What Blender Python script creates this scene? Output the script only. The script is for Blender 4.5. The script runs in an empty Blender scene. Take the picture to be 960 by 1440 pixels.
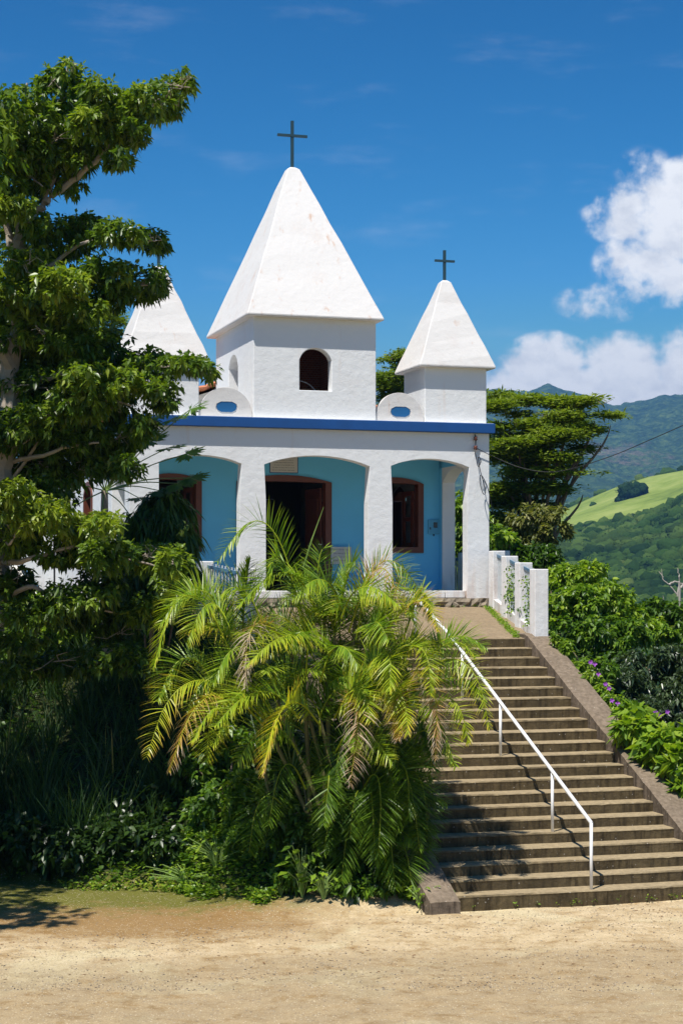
import bpy, math, random
import numpy as np
from mathutils import Vector
from mathutils.geometry import tessellate_polygon
R = math.radians
rng = np.random.default_rng(11); random.seed(5)
sc = bpy.context.scene
C = sc.collection
F, YH = 2614.49, 826.0
E = 4.454                                   # eye height over the road
TH = 0.292; CT, ST = math.cos(TH), math.sin(TH)
XC, YC = 3.131, 39.437                      # front right corner of the church
X0, Y0, TR, SW = 3.337, 33.935, 0.349, 4.059   # top right corner of the stairs, tread, width
CX = -3.851

def at(px, py, Y): return np.array([(px-480)/F*Y, Y, E+(YH-py)/F*Y])
def ch2w(x, y, z=0): return np.array([XC+x*CT-y*ST, YC+x*ST+y*CT, z])
def w2ch(X, Y):
    dx, dy = X-XC, Y-YC
    return dx*CT+dy*ST, -dx*ST+dy*CT

# ---------------------------------------------------------------- materials
class NT:
    def __init__(s, mat):
        s.t = mat.node_tree; s.n = s.t.nodes; s.l = s.t.links
    def add(s, typ, ins=None, **kw):
        nd = s.n.new(typ)
        for k, v in kw.items(): setattr(nd, k, v)
        for k, v in (ins or {}).items(): s.set(nd, k, v)
        return nd
    def set(s, nd, k, v):
        sock = nd.inputs[k]
        if isinstance(v, bpy.types.NodeSocket): s.l.new(v, sock)
        else: sock.default_value = v
    def math(s, op, a, b=None, c=None, clamp=False):
        nd = s.n.new('ShaderNodeMath'); nd.operation = op; nd.use_clamp = clamp
        for i, v in enumerate((a, b, c)):
            if v is not None: s.set(nd, i, v)
        return nd.outputs[0]
    def mix(s, f, a, b, mode='MIX'):
        nd = s.n.new('ShaderNodeMix'); nd.data_type = 'RGBA'; nd.blend_type = mode
        s.set(nd, 0, f); s.set(nd, 6, a); s.set(nd, 7, b)
        return nd.outputs[2]
    def ramp(s, f, stops):
        nd = s.n.new('ShaderNodeValToRGB'); e = nd.color_ramp.elements
        while len(e) < len(stops): e.new(0.5)
        for el, (p, c) in zip(e, stops):
            el.position = p; el.color = c if len(c) == 4 else (*c, 1)
        s.set(nd, 0, f); return nd.outputs[0]
    def noise(s, vec, scale, detail=4, rough=.55, dist=0):
        nd = s.add('ShaderNodeTexNoise', {'Scale': scale, 'Detail': detail, 'Roughness': rough, 'Distortion': dist})
        if vec is not None: s.l.new(vec, nd.inputs['Vector'])
        return nd.outputs['Fac']
    def mapping(s, vec, scale=(1, 1, 1), loc=(0, 0, 0)):
        nd = s.add('ShaderNodeMapping', {'Scale': scale, 'Location': loc})
        s.l.new(vec, nd.inputs['Vector']); return nd.outputs[0]
    def sstep(s, v, a, b):
        nd = s.add('ShaderNodeMapRange', {'From Min': a, 'From Max': b}); nd.interpolation_type = 'SMOOTHSTEP'
        s.set(nd, 0, v); return nd.outputs[0]

def newmat(name):
    m = bpy.data.materials.new(name); m.use_nodes = True
    t = NT(m); t.n.clear()
    t.out = t.add('ShaderNodeOutputMaterial'); t.geo = t.add('ShaderNodeNewGeometry'); t.pos = t.geo.outputs['Position']
    return m, t
def principled(t, col, rough=.8, bump=None, bstr=.3, bdist=.01, spec=.5, **kw):
    b = t.add('ShaderNodeBsdfPrincipled'); t.set(b, 'Base Color', col); t.set(b, 'Roughness', rough); t.set(b, 'Specular IOR Level', spec)
    for k, v in kw.items(): t.set(b, k, v)
    if bump is not None:
        bn = t.add('ShaderNodeBump', {'Strength': bstr, 'Distance': bdist}); t.l.new(bump, bn.inputs['Height']); t.l.new(bn.outputs[0], b.inputs['Normal'])
    return b
def finish(t, b): t.l.new(b.outputs[0], t.out.inputs['Surface'])

def mat_stucco(name, col, stain=(.55, .36, .26), amt=.5, dark=.5):
    m, t = newmat(name)
    n1 = t.noise(t.pos, 1.3, 6, .6); n2 = t.noise(t.mapping(t.pos, (3.2, 3.2, .35)), 1.6, 6, .65); n3 = t.noise(t.pos, 40, 3)
    c = t.mix(t.math('MULTIPLY', t.sstep(n1, .5, .75), .16), (*col, 1), (*[v*.8 for v in stain], 1))
    c = t.mix(t.math('MULTIPLY', t.sstep(n2, .58, .78), amt), c, (*stain, 1))
    # rising damp and rust near the foot of the walls, real stains of their own shape
    sep = t.add('ShaderNodeSeparateXYZ'); t.l.new(t.pos, sep.inputs[0])
    foot = t.sstep(t.math('ADD', sep.outputs[2], t.math('MULTIPLY', n1, .9)), 5.6, 4.75)
    foot = t.math('MULTIPLY', foot, t.sstep(n2, .42, .75))
    c = t.mix(t.math('MULTIPLY', foot, amt*1.3, clamp=True), c, (.5, .33, .25, 1))
    drt = t.noise(t.mapping(t.pos, (6, 6, .6)), 2.3, 8, .7)
    c = t.mix(t.math('MULTIPLY', t.sstep(drt, .6, .82), dark*.5), c, (.2, .18, .16, 1))
    h = t.math('ADD', t.math('MULTIPLY', t.noise(t.pos, 7, 5), 1.0), t.math('MULTIPLY', n3, .25))
    finish(t, principled(t, c, .85, h, .35, .03, .25)); return m
def mat_plain(name, col, rough=.6, var=.12, scale=4, bstr=.15, metallic=0.0, spec=.5):
    m, t = newmat(name)
    n = t.noise(t.pos, scale, 5, .6)
    c = t.mix(n, (*[v*(1-var) for v in col], 1), (*[min(1, v*(1+var)) for v in col], 1))
    finish(t, principled(t, c, rough, t.noise(t.pos, scale*8, 3), bstr, .01, spec, Metallic=metallic)); return m
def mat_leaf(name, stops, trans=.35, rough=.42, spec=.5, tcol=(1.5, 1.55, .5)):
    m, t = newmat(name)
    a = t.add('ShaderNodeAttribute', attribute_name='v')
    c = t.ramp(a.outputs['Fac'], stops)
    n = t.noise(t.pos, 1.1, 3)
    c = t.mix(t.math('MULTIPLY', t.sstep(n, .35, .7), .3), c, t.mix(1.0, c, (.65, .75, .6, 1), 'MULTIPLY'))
    b = principled(t, c, rough, spec=spec)
    tr = t.add('ShaderNodeBsdfTranslucent'); t.l.new(t.mix(1.0, c, (*tcol, 1), 'MULTIPLY'), tr.inputs[0])
    mx = t.add('ShaderNodeMixShader', {0: trans}); t.l.new(b.outputs[0], mx.inputs[1]); t.l.new(tr.outputs[0], mx.inputs[2])
    finish(t, mx); return m

M = {}
M['white'] = mat_stucco('white_stucco', (.75, .755, .755), (.70, .56, .47), .34, .18)
M['spire'] = mat_stucco('spire_paint', (.63, .61, .59), (.50, .30, .19), .95, .55)
M['postw'] = mat_stucco('post_paint', (.76, .75, .74), (.50, .45, .40), .40, 1.0)
M['blue'] = mat_plain('sky_blue_paint', (.14, .55, .86), .7, .10, 1.2)
M['band'] = mat_plain('deep_blue_paint', (.002, .062, .235), .55, .25, 2.5)
M['medal'] = mat_plain('medallion_blue', (.006, .10, .27), .5, .2, 3)
M['wood'] = mat_plain('dark_red_wood', (.13, .035, .018), .45, .3, 6)
M['cross'] = mat_plain('cross_iron', (.018, .055, .075), .5, .2, 6)
M['rubble'] = mat_plain('rubble_stone', (.22, .18, .13), .95, .7, 9, 1.0)
M['tile'] = mat_plain('roof_tile', (.46, .17, .085), .85, .4, 5)
M['cream'] = mat_stucco('cream_plaster', (.62, .60, .54), (.40, .33, .26), .6, .8)
M['pipe'] = mat_plain('white_enamel', (.80, .80, .80), .35, .04, 6, .05)
M['bluebar'] = mat_plain('blue_bar_paint', (.07, .17, .27), .5, .3, 6)
M['baluster'] = mat_plain('baluster_paint', (.60, .62, .62), .7, .25, 8)
M['metalbox'] = mat_plain('meter_box_paint', (.09, .36, .56), .5, .05, 4)
M['black'] = mat_plain('black_cable', (.02, .02, .02), .5, .1, 4)
M['fan'] = mat_plain('fan_enamel', (.6, .6, .6), .4, .05, 4)
M['darkroom'] = mat_plain('nave_shade_paint', (.20, .17, .15), .9, .1, 3)  # interior coloured dark so the doorway reads as deep shade
M['glass'] = mat_plain('meter_glass', (.02, .02, .03), .15, .1, 3)
M['sign'] = mat_plain('sign_face', (.55, .54, .50), .6, .06, 4)
M['ink'] = mat_plain('sign_ink', (.10, .10, .13), .6, .05, 4)
M['bark'] = mat_plain('tree_bark', (.19, .14, .10), .9, .4, 9, .8)
M['barkpale'] = mat_plain('pale_bark', (.36, .30, .24), .9, .35, 9, .8)
M['palmstem'] = mat_plain('palm_stem', (.13, .12, .04), .7, .5, 7, .5)
M['petiole'] = mat_plain('petiole_skin', (.20, .30, .07), .5, .2, 7)
M['petal'] = mat_plain('purple_petal', (.30, .06, .42), .6, .25, 9)
M['deadwood'] = mat_plain('dead_wood', (.42, .37, .32), .9, .2, 6)

def mat_brick():
    m, t = newmat('tower_brick')
    b = t.add('ShaderNodeTexBrick', {'Scale': 5.0, 'Color1': (.30, .10, .05, 1), 'Color2': (.20, .07, .04, 1), 'Mortar': (.30, .24, .2, 1), 'Mortar Size': .02})
    sep = t.add('ShaderNodeSeparateXYZ'); t.l.new(t.pos, sep.inputs[0]); cb = t.add('ShaderNodeCombineXYZ')
    t.l.new(t.math('ADD', sep.outputs[0], sep.outputs[1]), cb.inputs[0]); t.l.new(sep.outputs[2], cb.inputs[1]); t.l.new(cb.outputs[0], b.inputs['Vector'])
    finish(t, principled(t, b.outputs[0], .9)); return m
M['brick'] = mat_brick()

def mat_concrete(name, dk, lt, moss=0.0, tread=None, tmix=.45):
    tread = tread or (lt[0]*1.25, lt[1]*1.2, lt[2]*1.1)
    m, t = newmat(name)
    n1 = t.noise(t.pos, 2.2, 8, .65); n2 = t.noise(t.pos, 14, 6, .7); n3 = t.noise(t.mapping(t.pos, (7, 7, .8)), 2, 5, .6)
    f = t.math('ADD', t.math('MULTIPLY', n1, .6), t.math('MULTIPLY', n2, .4))
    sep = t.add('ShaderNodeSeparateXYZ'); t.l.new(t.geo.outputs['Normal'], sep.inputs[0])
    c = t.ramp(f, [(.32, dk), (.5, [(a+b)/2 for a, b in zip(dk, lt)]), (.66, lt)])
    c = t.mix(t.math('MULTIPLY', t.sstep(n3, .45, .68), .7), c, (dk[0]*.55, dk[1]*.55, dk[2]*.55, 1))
    # upward faces painted paler to deepen the sunlit contrast with the stained risers
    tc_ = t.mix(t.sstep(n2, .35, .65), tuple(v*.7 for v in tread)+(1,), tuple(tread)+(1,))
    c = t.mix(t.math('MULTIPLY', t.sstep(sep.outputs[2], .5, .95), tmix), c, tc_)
    v = t.add('ShaderNodeTexVoronoi', {'Scale': 9.0}); t.l.new(t.pos, v.inputs['Vector'])
    c = t.mix(t.math('MULTIPLY', t.sstep(v.outputs['Distance'], .12, .05), .5), c, (.5, .46, .4, 1))
    if moss: c = t.mix(t.math('MULTIPLY', t.sstep(t.noise(t.pos, .9, 5, .7), .55, .7), moss), c, (.10, .12, .02, 1))
    finish(t, principled(t, c, .93, t.math('ADD', n2, t.math('MULTIPLY', t.noise(t.pos, 60, 3), .4)), .6, .02, .2)); return m
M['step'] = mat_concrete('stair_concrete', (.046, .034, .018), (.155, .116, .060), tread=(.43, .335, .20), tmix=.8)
M['cheek'] = mat_concrete('cheek_concrete', (.060, .046, .032), (.235, .185, .138))
M['landing'] = mat_concrete('landing_concrete', (.14, .104, .062), (.30, .23, .15), .22)

# ---------------------------------------------------------------- object helpers
def tag(o, label=None, cat=None, group=None, kind=None):
    if label: o['label'] = label
    if cat: o['category'] = cat
    if group: o['group'] = group
    if kind: o['kind'] = kind
    return o
def empty(name, loc, rz=0, label=None, cat=None, group=None):
    o = bpy.data.objects.new(name, None); C.objects.link(o); o.location = loc; o.rotation_euler[2] = rz; o.empty_display_size = .2
    return tag(o, label, cat, group)
def mesh_obj(name, V, Fc, mat, parent=None, attr=None, smooth=False, bevel=0):
    me = bpy.data.meshes.new(name)
    if isinstance(V, np.ndarray) and isinstance(Fc, np.ndarray):
        k = Fc.shape[1]; nf = len(Fc)
        me.vertices.add(len(V)); me.vertices.foreach_set('co', V.astype(np.float32).ravel())
        me.loops.add(nf*k); me.loops.foreach_set('vertex_index', Fc.astype(np.int32).ravel())
        me.polygons.add(nf); me.polygons.foreach_set('loop_start', np.arange(0, nf*k, k, dtype=np.int32))
        me.update(calc_edges=True)
    else:
        me.from_pydata([tuple(v) for v in V], [], [tuple(f) for f in Fc])
    if attr is not None:
        a = me.attributes.new('v', 'FLOAT', 'POINT'); a.data.foreach_set('value', np.asarray(attr, dtype=np.float32))
    me.materials.append(mat)
    if smooth: me.polygons.foreach_set('use_smooth', np.ones(len(me.polygons), dtype=bool))
    me.update()
    o = bpy.data.objects.new(name, me); C.objects.link(o)
    if parent is not None: o.parent = parent
    if bevel:
        md = o.modifiers.new('bevel', 'BEVEL'); md.width = bevel; md.segments = 2; md.limit_method = 'ANGLE'; md.angle_limit = R(40)
    return o
class MB:
    def __init__(s): s.v = []; s.f = []; s.a = []
    def add(s, V, Fc, a=0.0):
        n = len(s.v); s.v += [tuple(map(float, p)) for p in V]; s.f += [tuple(i+n for i in f) for f in Fc]; s.a += [a]*len(V); return s
    def box(s, x0, x1, y0, y1, z0, z1, a=0.0):
        V = [(x0, y0, z0), (x1, y0, z0), (x1, y1, z0), (x0, y1, z0), (x0, y0, z1), (x1, y0, z1), (x1, y1, z1), (x0, y1, z1)]
        return s.add(V, [(0, 3, 2, 1), (4, 5, 6, 7), (0, 1, 5, 4), (1, 2, 6, 5), (2, 3, 7, 6), (3, 0, 4, 7)], a)
    def obox(s, c, ax, ay, az, a=0.0):   # centre and three half-axis vectors
        c, ax, ay, az = map(np.asarray, (c, ax, ay, az)); V = []
        for k in (-1, 1):
            for i, j in ((-1, -1), (1, -1), (1, 1), (-1, 1)): V.append(c+i*ax+j*ay+k*az)
        return s.add(V, [(0, 3, 2, 1), (4, 5, 6, 7), (0, 1, 5, 4), (1, 2, 6, 5), (2, 3, 7, 6), (3, 0, 4, 7)], a)
    def bar(s, p, q, w, h, a=0.0):
        p, q = np.array(p, float), np.array(q, float); d = q-p; L = np.linalg.norm(d); d /= L
        up = np.array([0, 0, 1.]) if abs(d[2]) < .95 else np.array([0, 1., 0]); sd = np.cross(d, up); sd /= np.linalg.norm(sd); u = np.cross(sd, d)
        return s.obox((p+q)/2, sd*w/2, u*h/2, d*L/2, a)
    def tube(s, pts, rad, n=8, a=0.0, cap=True):
        pts = [np.array(p, float) for p in pts]; m = len(pts)
        if not hasattr(rad, '__len__'): rad = [rad]*m
        V = []; ref = np.array([.3, .2, 1.])
        for i, p in enumerate(pts):
            d = pts[min(i+1, m-1)]-pts[max(i-1, 0)]; d = d/(np.linalg.norm(d)+1e-9)
            r0 = ref if abs(np.dot(d, ref))/np.linalg.norm(ref) < .93 else np.array([1., 0, 0])
            a1 = np.cross(d, r0); a1 = a1/(np.linalg.norm(a1)+1e-9); a2 = np.cross(d, a1)
            for k in range(n):
                t = 2*math.pi*k/n; V.append(p+rad[i]*(math.cos(t)*a1+math.sin(t)*a2))
        Fc = [(i*n+k, i*n+(k+1) % n, (i+1)*n+(k+1) % n, (i+1)*n+k) for i in range(m-1) for k in range(n)]
        if cap: Fc += [tuple(range(n-1, -1, -1)), tuple((m-1)*n+k for k in range(n))]
        return s.add(V, Fc, a)
    def prism(s, loops, w0, w1, T):
        """2-D loops (outer first, then holes) given thickness from w0 to w1; T maps (u, v, w) to xyz"""
        flat = [p for lp in loops for p in lp]; n = len(flat)
        tris = tessellate_polygon([[Vector((p[0], p[1], 0)) for p in lp] for lp in loops])
        V = [T(p[0], p[1], w0) for p in flat]+[T(p[0], p[1], w1) for p in flat]; Fc = []
        for t in tris: Fc.append(tuple(t)); Fc.append(tuple(i+n for i in reversed(t)))
        st = 0
        for lp in loops:
            k = len(lp)
            for i in range(k): a, b = st+i, st+(i+1) % k; Fc.append((a, b, b+n, a+n))
            st += k
        return s.add(V, Fc)
    def build(s, name, mat, parent=None, smooth=False, bevel=0, attr=False):
        o = mesh_obj(name, s.v, s.f, mat, parent, s.a if attr else None, smooth, 0)
        import bmesh
        bm = bmesh.new(); bm.from_mesh(o.data); bmesh.ops.recalc_face_normals(bm, faces=bm.faces); bm.to_mesh(o.data); bm.free()
        if bevel:
            md = o.modifiers.new('bevel', 'BEVEL'); md.width = bevel; md.segments = 2; md.limit_method = 'ANGLE'; md.angle_limit = R(40)
        return o
def arc(x0, x1, zs, zc, n=12):
    """points of a flat arch from (x1, zs) over (mid, zc) to (x0, zs)"""
    h = zc-zs; w = (x1-x0)/2; r = (w*w+h*h)/(2*h); cx = (x0+x1)/2; cz = zc-r; a = math.asin(min(1, w/r))
    if h > w: a = math.pi-a
    return [(cx+r*math.sin(t), cz+r*math.cos(t)) for t in np.linspace(a, -a, n)]
def arch_loop(x0, x1, zb, zs, zc, n=12): return [(x0, zb), (x1, zb)]+arc(x0, x1, zs, zc, n)
TX = lambda u, v, w: (u, w, v)      # wall in the facade plane
TY = lambda u, v, w: (w, u, v)      # wall running into depth
def catmull(pts, per=6):
    P = [np.array(p, float) for p in pts]; P = [2*P[0]-P[1]]+P+[2*P[-1]-P[-2]]; out = []
    for i in range(1, len(P)-2):
        for k in range(per):
            t = k/per; a, b, c, d = P[i-1:i+3]
            out.append(.5*(2*b+(c-a)*t+(2*a-5*b+4*c-d)*t*t+(3*b-a-3*c+d)*t**3))
    out.append(P[-2]); return out

# numpy value noise
def vnoise(x, y, seed=0):
    xi, yi = np.floor(x).astype(np.int64), np.floor(y).astype(np.int64); fx, fy = x-xi, y-yi
    def h(i, j):
        n = (i*374761393+j*668265263+seed*1442695041) & 0xffffffff; n = ((n ^ (n >> 13))*1274126177) & 0xffffffff
        return ((n ^ (n >> 16)) & 0xffff)/65535.
    u, v = fx*fx*(3-2*fx), fy*fy*(3-2*fy)
    return (h(xi, yi)*(1-u)+h(xi+1, yi)*u)*(1-v)+(h(xi, yi+1)*(1-u)+h(xi+1, yi+1)*u)*v
def fbm(x, y, oct=4, seed=0, g=.5):
    s = 0; a = 1; t = 0
    for k in range(oct): s = s+a*vnoise(x*2**k+k*17.3, y*2**k-k*9.1, seed+k); t += a; a *= g
    return s/t-.5
def sm(a, b, x):
    t = np.clip((x-a)/(b-a), 0, 1); return t*t*(3-2*t)

# ================================================================ CHURCH
ZF = E-.075; ZP = E-.226; ZR = E-.407; W = 7.70
church = empty('church', (XC, YC, 0), TH, 'white chapel with sky blue porch wall, three pyramid spires and a deep blue cornice', 'church')
hz = lambda h: E+h
# arcade: one comb-shaped wall with three flat arches
bays = [(-7.10, -5.43, 2.54, 2.68), (-4.88, -2.69, 2.535, 2.715), (-2.155, -.49, 2.555, 2.70)]
out = [(-W, ZR-.1), (-7.10, ZR-.1)]
for i, (a, b, s_, c_) in enumerate(bays):
    out += [(a, ZF-.002)] if i == 0 else [(a, ZF-.002)]
    pts = arc(a, b, hz(s_), hz(c_), 14)[::-1]
    # arch shoulders flare a little where they meet the piers
    out += [(a, hz(s_)-.75), (a-.035 if i else a, hz(s_)-.02)]+pts[1:-1]+[(b+.035, hz(s_)-.02), (b, hz(s_)-.75), (b, ZF-.002)]
    nxt = bays[i+1][0] if i < 2 else 0
    out += [(b, ZR-.1), (nxt, ZR-.1)]
out += [(0, hz(3.26)), (-W, hz(3.26))]
MB().prism([out], 0, .30, TX).build('arcade', M['white'], church, bevel=.014)
for x0, x1 in ((-.30, 0), (-W, -W+.30)):
    side = [(.301, ZP), (.55, ZP), (.55, hz(2.33))]+arc(.55, 2.08, hz(2.33), hz(2.60), 12)[::-1][1:-1]+[(2.08, hz(2.33)), (2.08, ZP), (2.45, ZP), (2.45, hz(3.255)), (.301, hz(3.255))]
    MB().prism([side], x0, x1, TY).build('side_arcade', M['white'], church, bevel=.012)
m = MB().box(-W+.02, -.02, .05, 2.6, ZP, ZF); m.build('porch_floor', M['cream'], church)
# white riser blocks with open joints, then the rough stone footing
m = MB(); xs = np.linspace(-W-.02, -.55, 17)
for a, b in zip(xs[:-1], xs[1:]): m.box(a+.006, b-.006, -.03, .12, ZP+.003, ZF+.004)
m.build('riser_blocks', M['postw'], church, bevel=.012)
nx = 90; V = []; Fc = []
for i in range(nx+1):
    x = -W-.05+(W+.15)*i/nx
    for j in range(5):
        z = ZR-.12+(ZP+.004-ZR+.12)*j/4; y = -.045-.07*abs(random.gauss(0, 1))*(1 if j < 4 else .3)
        V.append((x, y, z+random.uniform(-.012, 0)))
    V.append((x, .28, ZP-.01))
for i in range(nx):
    for j in range(5): a = i*6+j; Fc.append((a, a+6, a+7, a+1))
MB().add(V, Fc).build('stone_footing', M['rubble'], church)
# porch back wall with door and two windows
WB0, WB1 = 2.3, 2.5
D = (-4.95, -2.81, 2.30, 2.45); WR = (-2.02, -.68, 2.30, 2.44, .765); WL = (-7.04, -5.72, 2.30, 2.44, .765)
lo = [(-W+.3, ZF), (D[0], ZF)]+arc(D[0], D[1], hz(D[2]), hz(D[3]), 14)[::-1]+[(D[1], ZF), (-.3, ZF), (-.3, hz(3.25)), (-W+.3, hz(3.25))]
holes = [arch_loop(w[0], w[1], hz(w[4]), hz(w[2]), hz(w[3]), 12) for w in (WR, WL)]
MB().prism([lo]+holes, WB0, WB1, TX).build('porch_wall', M['blue'], church)
for x0, x1 in ((-.304, -.298), (-W+.298, -W+.304)):
    MB().box(x0-.002, x1+.002, 2.12, 2.3, ZF, hz(2.9)).box(x0-.002, x1+.002, .30, 2.3, hz(2.66), hz(2.98)).build('painted_return', M['blue'], church)
MB().box(-W+.05, -.05, .30, 2.3, hz(2.98), hz(3.05)).build('porch_ceiling', M['white'], church)

def frame(x0, x1, zb, zs, zc, y0, y1, w, closed=True):
    inner = arch_loop(x0+w, x1-w, zb+(w if closed else 0), zs-.01, zc-w, 14)
    outer = arch_loop(x0, x1, zb, zs, zc, 14)
    if closed: return MB().prism([outer, inner], y0, y1, TX)
    lp = [(x0, zb)]+arc(x0, x1, zs, zc, 14)[::-1]+[(x1, zb), (x1-w, zb)]+arc(x0+w, x1-w, zs-.01, zc-w, 14)+[(x0+w, zb)]
    return MB().prism([lp], y0, y1, TX)
# door: frame and two leaves folded inward
door = frame(D[0], D[1], ZF+.005, hz(D[2]), hz(D[3]), 2.262, 2.515, .14, False).build('door', M['wood'], church, bevel=.008)
for sx, xh in ((1, D[0]+.17), (-1, D[1]-.17)):
    a = R(84); L = .92
    p = np.array([xh, 2.52, 0]); d = np.array([sx*math.cos(a), math.sin(a), 0]); nrm = np.array([-d[1], d[0], 0])
    lf = MB().obox(p+d*L/2+np.array([0, 0, ZF+1.15]), d*L/2, nrm*.02, np.array([0, 0, 1.12]))
    for zz in (ZF+.6, ZF+1.65): lf.obox(p+d*L/2+np.array([0, 0, zz]), d*L*.34, nrm*.032, np.array([0, 0, .38]))
    lf.build('door_leaf', M['wood'], door, bevel=.006)
MB().tube([(D[1]-.19, 2.50, ZF+1.02), (D[1]-.19, 2.44, ZF+1.02), (D[1]-.26, 2.44, ZF+1.02)], .012, 6).build('handle', M['pipe'], door)
for w, inw in ((WR, 1), (WL, 1)):
    wd = frame(w[0], w[1], hz(w[4]), hz(w[2]), hz(w[3]), 2.255, 2.515, .13).build('window', M['wood'], church, bevel=.008)
    for sx, xh in ((1, w[0]+.15), (-1, w[1]-.15)):
        a = R(62 if sx > 0 else 80); L = .5
        p = np.array([xh, 2.53, 0]); d = np.array([sx*math.cos(a), math.sin(a), 0]); nrm = np.array([-d[1], d[0], 0]); zc = hz((w[4]+w[2])/2)
        lf = MB(); hh = (w[2]-w[4])/2-.14
        for o_, hw in ((-L/2+.05, .05), (L/2-.05, .05)): lf.obox(p+d*(L/2+o_)+np.array([0, 0, zc]), d*hw, nrm*.018, np.array([0, 0, hh]))
        for zz in (zc-hh+.05, zc, zc+hh-.05): lf.obox(p+d*L/2+np.array([0, 0, zz]), d*(L/2-.1), nrm*.016, np.array([0, 0, .05]))
        lf.build('shutter', M['wood'], wd)
# nave
NY1 = 14.0; s_y = [4.6, 8.0, 11.4]
for x0, x1, xo in ((-.30, 0, 0), (-W, -W+.30, -W)):
    outer = [(2.452, ZP-1.4), (NY1, ZP-1.4), (NY1, hz(3.3)), (2.452, hz(3.3))]
    hl = [arch_loop(y, y+1.2, hz(.765), hz(2.1), hz(2.4), 12) for y in s_y]
    MB().prism([outer]+hl, x0, x1, TY).build('nave_wall', M['white'], church)
    for y in s_y:
        o_ = arch_loop(y, y+1.2, hz(.765), hz(2.1), hz(2.4), 12); i_ = arch_loop(y+.12, y+1.08, hz(.885), hz(2.09), hz(2.28), 12)
        fr = MB().prism([o_, i_], x0+.05 if xo == 0 else x0-.03, x1+.03 if xo == 0 else x1-.05, TY).build('window', M['wood'], church)
        xm = x0+.12
        MB().box(xm, xm+.03, y+.10, y+.5, hz(.87), hz(2.05)).box(xm, xm+.03, y+.7, y+1.1, hz(.87), hz(2.05)).build('shutter', M['wood'], fr)
MB().box(-W, 0, NY1, NY1+.25, ZP-1.4, hz(3.3)).build('rear_wall', M['white'], church)
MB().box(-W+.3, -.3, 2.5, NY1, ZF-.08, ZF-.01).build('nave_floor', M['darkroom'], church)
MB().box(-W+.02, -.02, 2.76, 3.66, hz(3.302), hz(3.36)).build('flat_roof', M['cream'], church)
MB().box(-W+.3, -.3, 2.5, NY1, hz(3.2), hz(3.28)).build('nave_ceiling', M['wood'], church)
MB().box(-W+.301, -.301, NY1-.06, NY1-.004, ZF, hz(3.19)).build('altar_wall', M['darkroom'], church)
gz0, gz1 = 3.50, 4.85
MB().prism([[(-W, hz(3.301)), (0, hz(3.301)), (0, hz(gz0)), (CX, hz(gz1)), (-W, hz(gz0))]], 3.66, 3.88, TX).build('gable', M['cream'], church)
MB().prism([[(-W, hz(3.301)), (0, hz(3.301)), (0, hz(gz0)), (CX, hz(gz1)), (-W, hz(gz0))]], NY1, NY1+.25, TX).build('gable', M['cream'], church)
# tiled roof: rows of barrel tiles as real waves
for sx in (-1, 1):
    V = []; Fc = []; nu, nv = 14, 260
    for j in range(nv+1):
        y = 3.52+(NY1+.55-3.52)*j/nv
        for i in range(nu*2+1):
            t = i/(nu*2); x = CX+sx*t*(W/2+.35); z = hz(gz1)+.09-t*(gz1-gz0)*(W/2+.35)/(W/2)
            V.append((x, y, z+.035*math.sin(y*2*math.pi/.22)+(.03*((i % 2)))))
    n = nu*2+1
    for j in range(nv):
        for i in range(n-1): a = j*n+i; Fc.append((a, a+1, a+n+1, a+n))
    ro = MB().add(V, Fc).build('roof_slope', M['tile'], church)
    sd = ro.modifiers.new('thick', 'SOLIDIFY'); sd.thickness = .05; sd.offset = -1
MB().tube([(CX, 3.52, hz(gz1)+.12), (CX, NY1+.55, hz(gz1)+.12)], .11, 10).build('ridge', M['tile'], church)
# cornice
cor = MB(); V = []; nseg = 60
cor.box(-W-.13, .09, -.13, 2.75, hz(3.258), hz(3.465)); cb = cor.build('cornice', M['band'], church, bevel=.012)
MB().box(-W-.10, .06, -.10, 2.72, hz(3.465), hz(3.472)).build('cornice_top', M['white'], church)

def wobble(o, amt, cuts=0): pass
def spire(x0, x1, y0, y1, ze, zt, fl, parent, ey=.045):
    cx, cy = (x0+x1)/2, (y0+y1)/2; m = MB()
    r1 = [(x0, y0), (x1, y0), (x1, y1), (x0, y1)]
    V = [(*p, ze) for p in r1]+[(p[0], p[1], ze+ey) for p in r1]
    ring = 8   # subdivided faces so the hand-finished plaster can waver a little
    f = fl
    for k in range(1, ring+1):
        t = k/ring; z = ze+ey+(zt-ze-ey)*t
        for px, py in r1: V.append((px+(cx+(px-cx)*f/(x1-x0)-px)*t+random.gauss(0, .006), py+(cy+(py-cy)*f/(y1-y0)-py)*t+random.gauss(0, .006), z))
    Fc = [(0, 3, 2, 1)]
    for k in range(ring+1):
        for i in range(4): a = k*4+i; b = k*4+(i+1) % 4; Fc.append((a, b, b+4, a+4))
    n = (ring+1)*4; cap = [(cx+(V[n+i][0]-cx)*.45, cy+(V[n+i][1]-cy)*.45, zt+.05) for i in range(4)]
    V += cap
    for i in range(4): a = n+i; b = n+(i+1) % 4; Fc.append((a, b, b+4, a+4))
    Fc.append((n+4, n+5, n+6, n+7))
    return m.add(V, Fc).build('spire', M['spire'], parent, bevel=.02), (cx, cy, zt+.04)
def cross(p, H, arm, za, w, parent):
    x, y, z = p; m = MB()
    m.box(x-w/2, x+w/2, y-w/2, y+w/2, z-.05, z+H)
    m.obox((x, y-.012, z+za), (arm, 0, 0), (0, w*.42, 0), (0, 0, w*.42))
    return m.build('cross', M['cross'], parent)
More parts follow.
